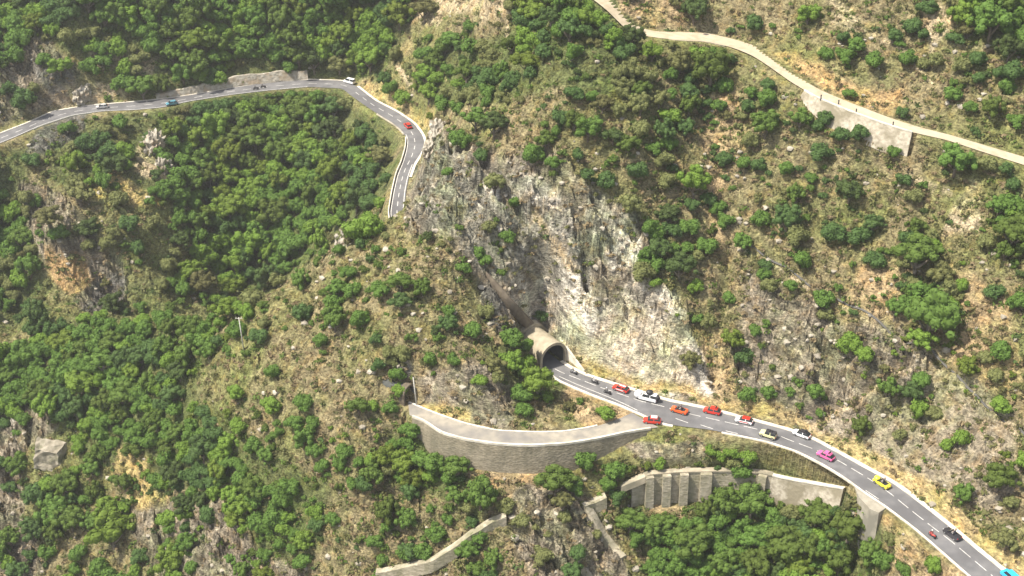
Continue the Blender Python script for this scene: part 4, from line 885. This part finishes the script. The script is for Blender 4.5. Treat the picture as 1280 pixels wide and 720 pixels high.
order = np.argsort(-rp)
treesI, shrubsI, treeS, shrubS = [], [], [], []
for i in order:
    if not ok[i]: continue
    if istree[i]: (treesI if (len(treesI) < 300 and inf[i]) else treeS).append(i)
    else: (shrubsI if (len(shrubsI) < 290 and inf[i]) else shrubS).append(i)
print('trees', len(treesI), 'shrubs', len(shrubsI), 'stuff', len(treeS), len(shrubS))
def zone(x, y):
    zs = [('in wood above far road', (0, 0, 470, 110), x < 470 and y < 115-.08*max(0, 0) and not (y > 60 and x < 60 and False) and (y < 165-.14*x if x < 440 else y < 100)),
          ('inside the far bend', (440, 0, 650, 220), x < 650 and x >= 440 and y < 220 and x > 440 and (y-100) < (x-440)*1.2),
          ('in the ravine wood', (200, 110, 500, 390), 205 < x < 500 and y < 390 and y < 640-.82*x),
          ('on the left rocky knoll', (0, 150, 260, 395), x <= 260 and y < 395),
          ('on the lower left slope', (0, 380, 400, 720), x < 400-.0*y and y > 380 and (x < 260 or y > 520)),
          ('on the dry spur', (260, 290, 660, 520), x < 660 and y < 520),
          ('below the curved wall', (380, 520, 780, 720), x < 780 and y >= 520),
          ('above the white cliff', (560, 0, 900, 380), x < 900 and y < 390 and y > 40+(x-780)*.2),
          ('above the dirt track', (780, 0, 1280, 200), x > 775 and y < 45+max(0, x-900)*.41),
          ('near the tunnel', (620, 390, 780, 530), x < 780),
          ('on the dry right slope', (780, 60, 1280, 620), x > 780 and y < 505+max(0, x-850)*.5),
          ('below the main road', (780, 520, 1280, 720), True)]
    for nme, bb, c in zs:
        if c: return nme, bb
    return zs[-1][:2]
def quad(x, y, bb):
    u = (x-bb[0])/(bb[2]-bb[0]); v = (y-bb[1])/(bb[3]-bb[1])
    h = 'left' if u < .34 else ('right' if u > .66 else ''); w = 'upper' if v < .34 else ('lower' if v > .66 else '')
    return (w+' '+h).strip()+' part' if (w or h) else 'middle part'
ORD = ['first','second','third','fourth','fifth','sixth','seventh','eighth','ninth','tenth','eleventh','twelfth','thirteenth','fourteenth','fifteenth','sixteenth','seventeenth','eighteenth','nineteenth','twentieth']
TW_ = {'bright': 'bright green', 'mid': 'mid green', 'dark': 'dark green', 'olive': 'dull olive'}
SPECIAL = {(1165,395): 'largest dark-shadowed round tree alone on the right slope', (1148,318): 'broad round tree just above the largest tree on right slope', (757,518): 'small bright green tree between the two roads at the junction',
 (868,228): 'dense bright tree above the pale bare gully', (140,665): 'big bright round tree with heavy shade at lower left', (1062,658): 'big round tree beside the dark abutment wall', (890,85): 'broad tree right under the dirt track bend',
 (1010,18): 'round bright bush alone above the dirt track', (915,425): 'bright tree in the brown gully right of white cliff', (1250,598): 'round dark bush near the right edge above the road', (695,603): 'dense tree below the curved retaining wall',
 (1064,432): 'tall narrow bright tree in the middle of right slope', (868,12): 'dark tree casting deep shade above the dirt track', (1167,708): 'pointed bright tree below the road at bottom right', (418,398): 'round leafy tree alone on the dry spur ridge',
 (600,618): 'rounded grey-green tree at the foot of the curved wall', (1195,200): 'wide leafy tree below the right end of the track', (985,272): 'wide dark tree alone left of the two track trees'}
def labels(ids, kind):
    from collections import defaultdict
    d = defaultdict(list); out = {}
    for i in ids:
        key = (int(px[i]), int(py[i]))
        if key in SPECIAL: out[i] = SPECIAL[key]; continue
        z_, bb = zone(px[i], py[i]); size = 'large' if rp[i] > 17 else ('medium' if rp[i] > 12.5 else ('small' if rp[i] > 7 else 'tiny'))
        d['%s %s %s %s, %s' % (size, TW_[plants[i][3]], kind, z_, quad(px[i], py[i], bb))].append(i)
    for k_, v in d.items():
        if len(v) == 1: out[v[0]] = k_; continue
        for j, i in enumerate(sorted(v, key=lambda q_: px[q_])): out[i] = k_+', '+(ORD[j] if j < 20 else 'last')+' from left'
    return out
lt = labels(treesI, 'tree'); ls = labels(shrubsI, 'bush')
for c_, i in enumerate(treesI):
    e = empty('broadleaf_tree', g1[i], random.uniform(0, 6.28), float(R[i])); tag(e, lt[i], 'tree', 'broadleaf trees on the mountainside')
    k = random.randrange(6); h = hc[i]/R[i]
    cr_ = link('crown', cm[('T', plants[i][3], k) if rp[i] < 15 else ('L', plants[i][3], k % 3)], None, e); cr_.location = (0, 0, h); cr_.scale = (random.uniform(.9, 1.2), random.uniform(.75, 1.0), random.uniform(.75, 1.05))
    t_ = link('trunk', trunks[c_ % 3], None, e); t_.location = (0, 0, h)
for i in shrubsI:
    o = link('bush', cm[('S', plants[i][3], random.randrange(4))]); o.location = g1[i]+np.array([0, 0, hc[i]]); o.rotation_euler = (0, 0, random.uniform(0, 6.28))
    o.scale = (R[i], R[i]*random.uniform(.8, 1.15), R[i]*random.uniform(.8, 1.1)); tag(o, ls[i], 'bush', 'bushes on the mountainside')
def merged(name, protos, pos, scl, mats, matid, label, cat=None):
    Vs, Fs, mi, o = [], [], [], 0
    for p, s_, m_ in zip(pos, scl, matid):
        V, Fq = protos[random.randrange(len(protos))]; a = random.uniform(0, 6.28); c, sn = math.cos(a), math.sin(a)
        s3 = np.array([s_, s_*random.uniform(.8, 1.2), s_*random.uniform(.8, 1.1)]); q = V*s3
        q = np.stack([q[:, 0]*c-q[:, 1]*sn, q[:, 0]*sn+q[:, 1]*c, q[:, 2]], -1)+p
        Vs.append(q); Fs.append(Fq+o); mi.append(np.full(len(Fq), m_)); o += len(V)
    me_ = np_mesh(name, np.concatenate(Vs), np.concatenate(Fs), False)
    for m_ in mats: me_.materials.append(m_)
    me_.polygons.foreach_set('material_index', np.concatenate(mi).astype(np.int32)); me_.update()
    o_ = link(name, me_); tag(o_, label, cat, kind='stuff'); return o_
TL = ['bright', 'mid', 'dark', 'olive']; ML = [LEAF[t] for t in TL]
if treeS: merged('woodland', TC, [g1[i]+[0, 0, hc[i]] for i in treeS], [R[i] for i in treeS], ML, [TL.index(plants[i][3]) for i in treeS], 'mass of smaller green trees filling the woods', 'woodland')
if shrubS: merged('undergrowth', LOW, [g1[i]+[0, 0, hc[i]] for i in shrubS], [R[i] for i in shrubS], ML, [TL.index(plants[i][3]) for i in shrubS], 'countless low green bushes between the trees', 'undergrowth')
# low scrub, dead twigs, loose rock
def scatter(nn, dens, margin=1.5):
    c = rng.uniform([-80, -40], [1360, 770], (nn, 2)); g = hit(c[:, 0], c[:, 1])
    okk = ~np.isnan(g[:, 0]); c, g = c[okk], g[okk]; cl, rk, fo = classify(c[:, 0], c[:, 1], g[:, 0], g[:, 1])
    lum = cl.mean(1); d = np.array([nearroad(a, b_) for a, b_ in g[:, :2]])
    dw = np.full(len(c), 99.)
    for q_ in WP[:10]+[np.array([(700,380),(765,385),(830,395),(870,425),(885,495),(800,475),(735,455)])]*(margin < 2): dw = np.minimum(dw, polydist(c[:, 0], c[:, 1], q_))
    w = dens(c, g, cl, rk, fo, lum)
    w = np.where((rk < .325) & (fo < .1), w*.35, w)
    s_ = (rng.random(len(c)) < w) & (d > margin) & (dw > 1)
    return g[s_]
clump = lambda g: np.clip(.5+1.3*fbm(g[:, 0], g[:, 1], 11, 301, 3), 0, 1)
gs = scatter(17000, lambda c, g, cl, rk, fo, lum: np.where(fo > .5, .35, np.where(lum > .42, .08, np.where(rk > .8, .12, .55)))*clump(g)*1.5)
merged('low_scrub', TINY, list(gs-[0, 0, .1]), list(rng.uniform(.5, 1.35, len(gs))), [M_SCRUB, LEAF['olive'], LEAF['mid']], list(rng.choice(3, len(gs), p=[.5, .3, .2])), 'low olive scrub dotted over the dry slopes', 'scrub')
gt = scatter(16000, lambda c, g, cl, rk, fo, lum: np.where(fo > .5, .7, np.where(lum > .38, .03, np.where(rk > .9, .1, .45)))*np.clip(cover(c[:, 0], c[:, 1])*1.6+.25*(clump(g)-.4), 0, 1))
merged('ground_cover', TINY, list(gt-[0, 0, .1]), list(rng.uniform(.7, 1.7, len(gt))), [LEAF['mid'], LEAF['olive'], LEAF['dark'], M_SCRUB], list(rng.choice(4, len(gt), p=[.35, .25, .15, .25])), 'low green ground cover around the bushes and trees', 'ground cover')
gs = scatter(15000, lambda c, g, cl, rk, fo, lum: np.where(fo > .5, .1, np.where(lum > .42, .25, np.where(rk > .8, .3, .7)))*(1-.6*clump(g)))
merged('dry_scrub', TWIG, list(gs-[0, 0, .1]), list(rng.uniform(.5, 1.3, len(gs))), [M_DRY, M_SCRUB], list(rng.choice(2, len(gs), p=[.7, .3])), 'dry straw-coloured scrub and dead twigs on the slopes', 'scrub')
rocks = []
for k in range(6):
    b_ = MB(); b_.ball((0, 0, 0), 1, .75, 1, 0); r_ = random.Random(k)
    V = np.array([v.co*(1+r_.uniform(-.32, .3)) for v in b_.bm.verts]); Fq = np.array([[v.index for v in f.verts] for f in b_.bm.faces]); b_.bm.free() if False else None
    b_.bm.verts.index_update(); Fq = np.array([[v.index for v in f.verts] for f in b_.bm.faces]); rocks.append((V, Fq))
gs = scatter(9000, lambda c, g, cl, rk, fo, lum: np.where(fo > .5, .02, np.where(rk > .75, .22, .10)))
M_BR = noisy('loose_rock', (.2, .175, .135), (.4, .36, .29), .25, .95, .4, dist=.3)
merged('loose_rocks', rocks, list(gs), list(rng.uniform(.25, 1.0, len(gs))**1.4), [M_BR], [0]*len(gs), 'loose angular rocks scattered on the cliffs and slopes', 'rocks')
# ------------------------------------------------------------------ vehicles
M_GLASS = plain('car_glass', (.02, .025, .03), .08, 0, .6); M_TYRE = plain('tyre', (.02, .02, .02), .8); M_RIM = plain('rim', (.45, .45, .45), .35, .8)
M_LAMP = plain('lamp_lens', (.75, .75, .7), .15); M_TAIL = plain('tail_lens', (.4, .02, .02), .25); M_BLACK = plain('black_trim', (.025, .025, .028), .5)
def paint(name, c): return plain('paint_'+name, c, .35, 0, .5, .6)
PT = {'red': paint('red', (.58, .035, .02)), 'orange': paint('orange', (.72, .11, .025)), 'white': paint('white', (.78, .77, .76)), 'pink': paint('pink', (.68, .13, .32)),
      'yellow': paint('yellow', (.68, .6, .05)), 'black': paint('black', (.03, .028, .032)), 'teal': paint('teal', (.09, .24, .30)), 'blue': paint('blue', (.03, .42, .8)),
      'silver': paint('silver', (.5, .48, .46)), 'cream': paint('cream', (.6, .58, .33)), 'grey': paint('grey', (.25, .25, .26))}
def cloth(n_, c): return plain('cloth_'+n_, c, .9)
def wheel(par, x, y, r, w):
    b_ = MB(); b_.tube([(x, y-w/2, r), (x, y+w/2, r)], r, 16); wh = b_.build('wheel', M_TYRE, par, True)
    s_ = 1 if y > 0 else -1; b_ = MB(); b_.tube([(x, y+s_*(w/2-.02), r), (x, y+s_*(w/2+.02), r)], r*.62, 12); b_.build('rim', M_RIM, wh)
def prof(L_, pts_, w, taper=.08):
    """side profile (x,z) -> lofted body with rounded plan"""
    b_ = MB(); secs = []
    for f, s_ in ((-1, .93), (-.9, .985), (-.5, 1), (.5, 1), (.9, .985), (1, .93)):
        secs.append([(x*s_, f*w/2, .28+(z-.28)*(1 if abs(f) < .85 else .93)) for x, z in pts_])
    b_.loft(secs); return b_
def car(loc, ang, colr, kind, label, roofcol=None, extra=None, group='publicity caravan vehicles on the main road', cat='car'):
    e = tag(empty('van' if cat == 'van' else cat.replace(' ', '_'), loc, ang), label, cat, group); pm = PT[colr]; L2 = 2.15
    if kind == 'hatch':
        b_ = prof(2.1, [(-2.0,.35),(2.0,.35),(2.12,.6),(2.05,.8),(1.1,.97),(-1.9,1.0),(-2.1,.8)], 1.76); b_.build('body', pm, e, False, 0)
        cab = [(1.15,.96),(.45,1.46),(-1.35,1.48),(-1.98,.98)]
    elif kind == 'cabrio':
        b_ = prof(2.1, [(-2.05,.35),(2.0,.35),(2.12,.55),(2.0,.78),(.9,.95),(-1.9,.98),(-2.12,.75)], 1.76); b_.build('body', pm, e)
        cab = [(1.0,.94),(.35,1.4),(.2,1.4),(.55,.95)]
    elif kind == 'van':
        b_ = prof(2.3, [(-2.3,.4),(2.2,.4),(2.35,.7),(2.2,1.05),(1.45,1.2),(-2.3,1.22)], 1.85); b_.build('body', pm, e)
        cab = [(1.5,1.19),(.85,1.95),(-2.15,1.98),(-2.28,1.2)]
    else:
        b_ = prof(2.1, [(-1.95,.5),(1.9,.5),(2.0,.8),(1.9,1.1),(.8,1.15),(-1.9,1.15)], 1.75); b_.build('body', pm, e)
        cab = [(.75,1.14),(.55,1.75),(-1.8,1.75),(-1.85,1.14)]
    b_ = MB(); secs = []
    for f, ins in ((-.80, .0), (-.66, 1), (.66, 1), (.80, 0)): pass
    w0, w1 = .82, .64
    lo = [cab[0], cab[-1]]; hi = [cab[1], cab[2]]
    b_.hexa([(cab[3][0],-w0,cab[3][1]-.03),(cab[0][0],-w0,cab[0][1]-.03),(cab[0][0],w0,cab[0][1]-.03),(cab[3][0],w0,cab[3][1]-.03),(cab[2][0],-w1,cab[2][1]),(cab[1][0],-w1,cab[1][1]),(cab[1][0],w1,cab[1][1]),(cab[2][0],w1,cab[2][1])])
    b_.build('windows', M_GLASS, e, bevel=.03)
    if kind != 'cabrio':
        b_ = MB(); z1 = cab[1][1]; b_.box(cab[2][0]-.03, cab[1][0]+.04, -w1-.03, w1+.03, z1-.03, z1+.05, .05, .05); b_.build('roof', PT[roofcol] if roofcol else pm, e, bevel=.015)
        for s_ in (-1, 1):      # pillars
            b_ = MB(); xm = (cab[1][0]+cab[2][0])/2; b_.hexa([(xm-.08,s_*w0-.02,cab[0][1]-.05),(xm+.08,s_*w0-.02,cab[0][1]-.05),(xm+.08,s_*w0+.02,cab[0][1]-.05),(xm-.08,s_*w0+.02,cab[0][1]-.05),(xm-.07,s_*w1-.01,z1),(xm+.07,s_*w1-.01,z1),(xm+.07,s_*w1+.03,z1),(xm-.07,s_*w1+.03,z1)]); b_.build('pillar', pm, e)
    wr = .32 if kind != 'jeep' else .38
    for x in (1.3, -1.3):
        for y in (.8, -.8): wheel(e, x, y, wr, .22)
    fx = {'hatch': 2.03, 'cabrio': 2.0, 'van': 2.27, 'jeep': 1.93}[kind]
    for y in (.6, -.6):
        b_ = MB(); b_.ball((fx, y, .68 if kind != 'jeep' else .9), .14, .8, 1); b_.build('headlight', M_LAMP, e)
        b_ = MB(); b_.box(-fx-.08, -fx+.04, y-.12, y+.12, .72, .9); b_.build('tail_light', M_TAIL, e)
    b_ = MB(); b_.box(fx-.05, fx+.13, -.75, .75, .32, .5); b_.build('bumper', M_BLACK, e, bevel=.03)
    if extra: extra(e)
    return e
def ground_at(px, py, z=.02): p = P(px, py, z); return p
def heading(line, p, rev=False):
    k = np.argmin(np.hypot(line[:, 0]-p[0], line[:, 1]-p[1])); a = line[max(k-2, 0)]; b_ = line[min(k+2, len(line)-1)]
    d = a-b_ if not rev else b_-a; return math.atan2(d[1], d[0])
def sk(joints, edges, name, mat, par=None, loc=(0, 0, 0), rz=0):
    me_ = bpy.data.meshes.new(name); me_.from_pydata([j[:3] for j in joints], edges, [])
    o = link(name, me_, mat, par); o.location = loc; o.rotation_euler = (0, 0, rz)
    m_ = o.modifiers.new('skin', 'SKIN'); 
    for v, j in zip(me_.skin_vertices[0].data, joints): v.radius = (j[3], j[3])
    me_.skin_vertices[0].data[0].use_root = True
    s_ = o.modifiers.new('sub', 'SUBSURF'); s_.levels = 1; s_.render_levels = 1
    return o
PEL = 0
def bake_fig(joints, edges, name):
    o = sk(joints, edges, name, None); dg = bpy.context.evaluated_depsgraph_get(); me_ = bpy.data.meshes.new_from_object(o.evaluated_get(dg)); me_.name = name
    for p in me_.polygons: p.use_smooth = True
    bpy.data.objects.remove(o); return me_
ride_j = [(0,0,.85,.15),(.08,0,1.1,.15),(.18,0,1.32,.16),(.22,0,1.45,.06),(.27,0,1.58,.11),(.28,0,1.68,.09),
          (.18,.19,1.32,.07),(.3,.3,1.12,.05),(.52,.3,1.05,.035),(.60,.3,1.05,.03),(.18,-.19,1.32,.07),(.3,-.3,1.12,.05),(.52,-.3,1.05,.035),(.60,-.3,1.05,.03),
          (.02,.14,.82,.1),(.4,.22,.78,.075),(.22,.2,.4,.05),(.36,.2,.34,.04),(.02,-.14,.82,.1),(.4,-.22,.78,.075),(.22,-.2,.4,.05),(.36,-.2,.34,.04)]
ride_e = [(0,1),(1,2),(2,3),(3,4),(4,5),(2,6),(6,7),(7,8),(8,9),(2,10),(10,11),(11,12),(12,13),(0,14),(14,15),(15,16),(16,17),(0,18),(18,19),(19,20),(20,21)]
FIG_RIDE = bake_fig(ride_j, ride_e, 'person')
stand_j = [(0,0,.95,.15),(0,0,1.15,.13),(0,0,1.38,.16),(0,0,1.52,.055),(.02,0,1.63,.1),(.02,0,1.74,.09),
           (0,.19,1.4,.065),(.12,.28,1.15,.045),(.32,.26,1.2,.035),(0,-.19,1.4,.065),(.06,-.27,1.62,.045),(.12,-.25,1.85,.035),
           (0,.1,.9,.1),(0,.11,.5,.065),(0,.11,.08,.045),(.14,.12,.04,.035),(0,-.1,.9,.1),(0,-.11,.5,.065),(0,-.11,.08,.045),(.14,-.12,.04,.035)]
stand_e = [(0,1),(1,2),(2,3),(3,4),(4,5),(2,6),(6,7),(7,8),(2,9),(9,10),(10,11),(0,12),(12,13),(13,14),(14,15),(0,16),(16,17),(17,18),(18,19)]
FIG_STAND = bake_fig(stand_j, stand_e, 'person')
def person(fig, loc, rz, shirt, label, helmet=None, group=None):
    me_ = fig.copy(); me_.materials.clear(); me_.materials.append(cloth('p%d' % len(bpy.data.materials), shirt))
    me_.materials.append(plain('skin%d' % len(bpy.data.materials), (.5, .3, .21))); me_.materials.append(cloth('t%d' % len(bpy.data.materials), (.05, .055, .08)))
    zt, zl = (1.48, .88) if fig is FIG_STAND else (1.46, .8)
    for p in me_.polygons:
        z_ = p.center.z; p.material_index = 1 if z_ > zt else (2 if z_ < zl else 0)
    o = link('person', me_); o.location = loc; o.rotation_euler = (0, 0, rz); tag(o, label, 'person', group)
    b_ = MB(); hz = (.28, 0, 1.66) if fig is FIG_RIDE else (.01, 0, 1.72)
    b_.ball(hz, .15, .95, 2); b_.build('helmet' if helmet else 'hair', plain('hm%d' % len(bpy.data.materials), helmet or (.06, .04, .03), .3), o, True)
    return o
def motorbike(pxy, ang, colr, shirt, helmet, label, plabel):
    p = ground_at(*pxy); e = tag(empty('motorbike', p, ang), label, 'motorbike', 'motorbikes of the convoy')
    for x in (.72, -.72):
        b_ = MB(); b_.tube([(x, -.08, .32), (x, .08, .32)], .32, 16); wh = b_.build('wheel', M_TYRE, e, True)
        b_ = MB(); b_.tube([(x, -.09, .32), (x, .09, .32)], .17, 12); b_.build('rim', M_RIM, wh)
    b_ = MB(); b_.loft([[(x, y*w, z0+(z1-z0)*t) for y, t in ((-1, .1), (-.8, .9), (0, 1), (.8, .9), (1, .1), (0, 0))] for x, w, z0, z1 in ((-.85,.1,.6,.85),(-.4,.2,.45,.8),(.1,.22,.35,.95),(.5,.22,.4,1.05),(.8,.12,.55,.95))]); b_.build('fairing', PT[colr], e, True)
    b_ = MB(); b_.hexa([(.5,-.2,.98),(.62,-.2,.95),(.62,.2,.95),(.5,.2,.98),(.42,-.15,1.3),(.46,-.15,1.3),(.46,.15,1.3),(.42,.15,1.3)]); b_.build('windscreen', M_GLASS, e)
    b_ = MB(); b_.tube([(.52,-.36,1.03),(.56,0,1.0),(.52,.36,1.03)], .025, 6); b_.build('handlebar', M_BLACK, e)
    b_ = MB(); b_.tube([(.72,.1,.32),(.52,.08,.95)], .035, 6); b_.tube([(.72,-.1,.32),(.52,-.08,.95)], .035, 6); b_.build('fork', M_RIM, e)
    b_ = MB(); b_.box(-.95, -.35, -.38, -.2, .45, .78); b_.box(-.95, -.35, .2, .38, .45, .78); b_.build('panniers', M_BLACK, e, bevel=.03)
    person(FIG_RIDE, p+[-.05*math.cos(ang), -.05*math.sin(ang), -.02], ang, shirt, plabel, helmet, 'motorbike riders')
motorbike((717,467), heading(CL, P(717,467)), 'grey', (.2,.19,.18), (.08,.08,.08), 'dim grey motorbike nearest the tunnel mouth', 'rider in dark clothes on the motorbike nearest the tunnel')
motorbike((743,479), heading(CL, P(743,479)), 'black', (.62,.6,.56), (.2,.2,.2), 'dark motorbike, second from the tunnel mouth', 'rider in pale jacket, second from the tunnel')
motorbike((759,492), heading(CL, P(759,492)), 'black', (.1,.1,.1), (.8,.8,.78), 'black motorbike in front of the red striped car', 'rider in black with a white helmet')
motorbike((1165,671), heading(CL, P(1165,671)), 'red', (.15,.05,.05), (.8,.78,.75), 'red motorbike beside the black open car', 'rider with a white helmet at lower right')
# caravan extras
def ex_rack(c='white', n_=1):
    def f(e):
        b_ = MB(); b_.box(-1.2, .3, -.55, .55, 1.62, 1.72); b_.tube([(-1.1,-.5,1.5),(-1.1,-.5,1.65)], .04, 6); b_.tube([(.2,.5,1.5),(.2,.5,1.65)], .04, 6); b_.build('roof_rack', PT[c], e)
        b_ = MB()
        for k in range(n_): b_.box(-1.0+k*.55, -.7+k*.55, -.45, .45, 1.73, 2.0, .04, .04)
        b_.build('roof_load', M_BLACK, e)
    return f
def ex_stripe(c):
    def f(e):
        b_ = MB(); b_.box(-1.3, .4, -.22, .22, 1.545, 1.575); b_.build('roof_stripe', PT[c], e)
        for s_ in (-1, 1):
            b_ = MB(); b_.box(-1.1, 1.0, s_*.885-.006, s_*.885+.006, .55, .78); b_.build('door_panel', PT[c], e)
    return f
Cp = [
 ((776,488),'red','hatch','red car with white door panels, nearest the tunnel','red',ex_stripe('white')),
 ((849,515),'orange','cabrio','orange-red open car right of the junction',None,None),
 ((890,516),'red','hatch','red car with dark rear, between two orange and white cars','red',ex_rack('red',1)),
 ((930,528),'white','hatch','red and white two-tone car behind the dark jeep','red',ex_stripe('red')),
 ((960,546),'cream','jeep','cream and black jeep with black roof load','black',ex_rack('black',2)),
 ((1002,545),'white','hatch','white car with black roof by the hill kerb','black',ex_rack('black',1)),
 ((1032,572),'pink','hatch','bright pink car alone on the bend','pink',ex_rack('pink',1)),
 ((1102,606),'yellow','cabrio','bright yellow open car on the long straight',None,None),
 ((1190,670),'black','cabrio','black open car carrying two people at lower right',None,None),
 ((1263,725),'blue','van','bright blue van cut by the bottom right corner','blue',None)]
for xy, c, kd_, lab, rc, ex in Cp:
    p = ground_at(*xy); a = heading(CL, p); cat = {'van': 'van', 'jeep': 'jeep'}.get(kd_, 'car'); e = car(p, a, c, kd_, lab, rc, ex, cat=cat)
    ca, sa = math.cos(a), math.sin(a); loc = lambda x, y, z: (p[0]+x*ca-y*sa, p[1]+x*sa+y*ca, p[2]+z)
    if kd_ == 'cabrio':
        b_ = MB(); b_.box(-1.5, .4, -.62, .62, .90, .995); b_.build('cabin_floor', M_BLACK, e)
        for y in (.35, -.35):
            b_ = MB(); b_.box(-.75, -.55, y-.22, y+.22, .95, 1.3, .03, .03); b_.build('seat', M_BLACK, e)
        for y, sh in ((.35, (.5,.45,.4)), (-.35, (.12,.12,.14))):
            o = person(FIG_STAND, loc(-.35, y, .25), a, sh, 'passenger standing in the %s open car, %s' % (c, 'pale top' if y > 0 else 'dark top'), None, 'people in the open cars')
    if c == 'orange':
        b_ = MB(); b_.ball((1.2, 0, 1.1), .45, .5, 2); b_.build('hood_figure', PT['orange'], e, True)
    if c == 'yellow':
        b_ = MB(); b_.ball((1.45, 0, 1.05), .75, .55, 2); b_.build('front_bulge', PT['yellow'], e, True)
# float with balloon and black dome
p = ground_at(810, 500); a = heading(CL, p)
e = car(p, a, 'white', 'van', 'white float with round white ball in front and black dome', 'white', None, cat='van')
b_ = MB(); b_.ball((2.6, .1, 1.1), .95, 1, 3); b_.build('round_ball', PT['white'], e, True)
b_ = MB(); b_.ball((-.3, 0, 2.35), .85, .75, 3, .2); b_.build('roof_dome', M_BLACK, e, True)
b_ = MB(); b_.ball((-2.2, 0, 1.2), .8, 1.0, 3, .2); b_.build('rear_dome', M_BLACK, e, True)
# red car at junction
p = ground_at(815, 528); e = car(p, heading(CL, p)+.25, 'red', 'hatch', 'red car turning at the junction, lowest of the red cars', 'red', ex_rack('silver', 0))
# far road
p = ground_at(510, 159); car(p, heading(IC, p), 'red', 'hatch', 'small red car on the far bend', 'red', None, 'vehicles on the far road')
p = ground_at(215, 131); car(p, heading(FC, p), 'teal', 'hatch', 'teal car with dark windows on the far road', 'teal', None, 'vehicles on the far road')
p = ground_at(128, 135); car(p, heading(FC, p), 'silver', 'hatch', 'small pale car on the far road at left', 'silver', None, 'vehicles on the far road')
p = ground_at(437, 104); car(p, heading(FC, p), 'white', 'van', 'white van at the top of the far bend', 'white', None, 'vehicles on the far road', cat='van')
motorbike((320,112), heading(FC, P(320,112)), 'black', (.1,.1,.1), (.08,.08,.08), 'left of two dark motorbikes on the far road', 'left dark rider on the far road')
motorbike((329,110), heading(FC, P(329,110)), 'black', (.12,.1,.1), (.1,.1,.1), 'right of two dark motorbikes on the far road', 'right dark rider on the far road')
# thin summer haze
b_ = MB(); b_.box(-900, 900, -60, 1500, -260, 330); hz_ = b_.build('haze', None)
m, nt, b = mat_base('haze'); nt.nodes.remove(b); pv = nt.nodes.new('ShaderNodeVolumePrincipled'); pv.inputs['Density'].default_value = .00012; pv.inputs['Color'].default_value = (.97, .97, .95, 1); pv.inputs['Anisotropy'].default_value = .2
nt.links.new(pv.outputs[0], [x for x in nt.nodes if x.type == 'OUTPUT_MATERIAL'][0].inputs['Volume']); hz_.data.materials.append(m); tag(hz_, 'thin pale haze in the valley air', kind='stuff')
# ------------------------------------------------------------------ camera, light, sky
cam = bpy.data.cameras.new('camera'); co = bpy.data.objects.new('camera', cam); COL.objects.link(co)
cam.sensor_width = 36; cam.lens = 36*F/1280; cam.clip_end = 6000; cam.clip_start = 1
co.location = (0, 0, CAMH); co.rotation_euler = (math.radians(90)-PITCH, 0, 0); SC.camera = co
SUN_EL, SUN_AZ = math.radians(60), math.radians(-108)     # azimuth clockwise from +Y: from the left
sd = Vector((math.sin(SUN_AZ)*math.cos(SUN_EL), math.cos(SUN_AZ)*math.cos(SUN_EL), math.sin(SUN_EL)))
sun = bpy.data.lights.new('sun', 'SUN'); sun.energy = 4.4; sun.angle = math.radians(.5); sun.color = (1, .935, .81)
so = bpy.data.objects.new('sun', sun); COL.objects.link(so); so.rotation_euler = sd.to_track_quat('Z', 'Y').to_euler(); so.location = (0, 0, 500)
w = bpy.data.worlds.new('World'); SC.world = w; w.use_nodes = True; nt = w.node_tree
sky = nt.nodes.new('ShaderNodeTexSky'); sky.sky_type = 'NISHITA'; sky.sun_disc = False; sky.sun_elevation = SUN_EL; sky.sun_rotation = SUN_AZ % (2*math.pi); sky.altitude = 400
bg = nt.nodes['Background']; sky.dust_density = 3; sky.air_density = .8; hsn = nt.nodes.new('ShaderNodeHueSaturation'); hsn.inputs['Saturation'].default_value = .55; nt.links.new(sky.outputs[0], hsn.inputs['Color']); nt.links.new(hsn.outputs[0], bg.inputs[0]); bg.inputs[1].default_value = .15
vs_ = SC.view_settings; vs_.view_transform = 'Standard'; vs_.look = 'None'; vs_.gamma = 1; vs_.use_curve_mapping = False; vs_.exposure = .9
SC.render.engine = 'CYCLES'
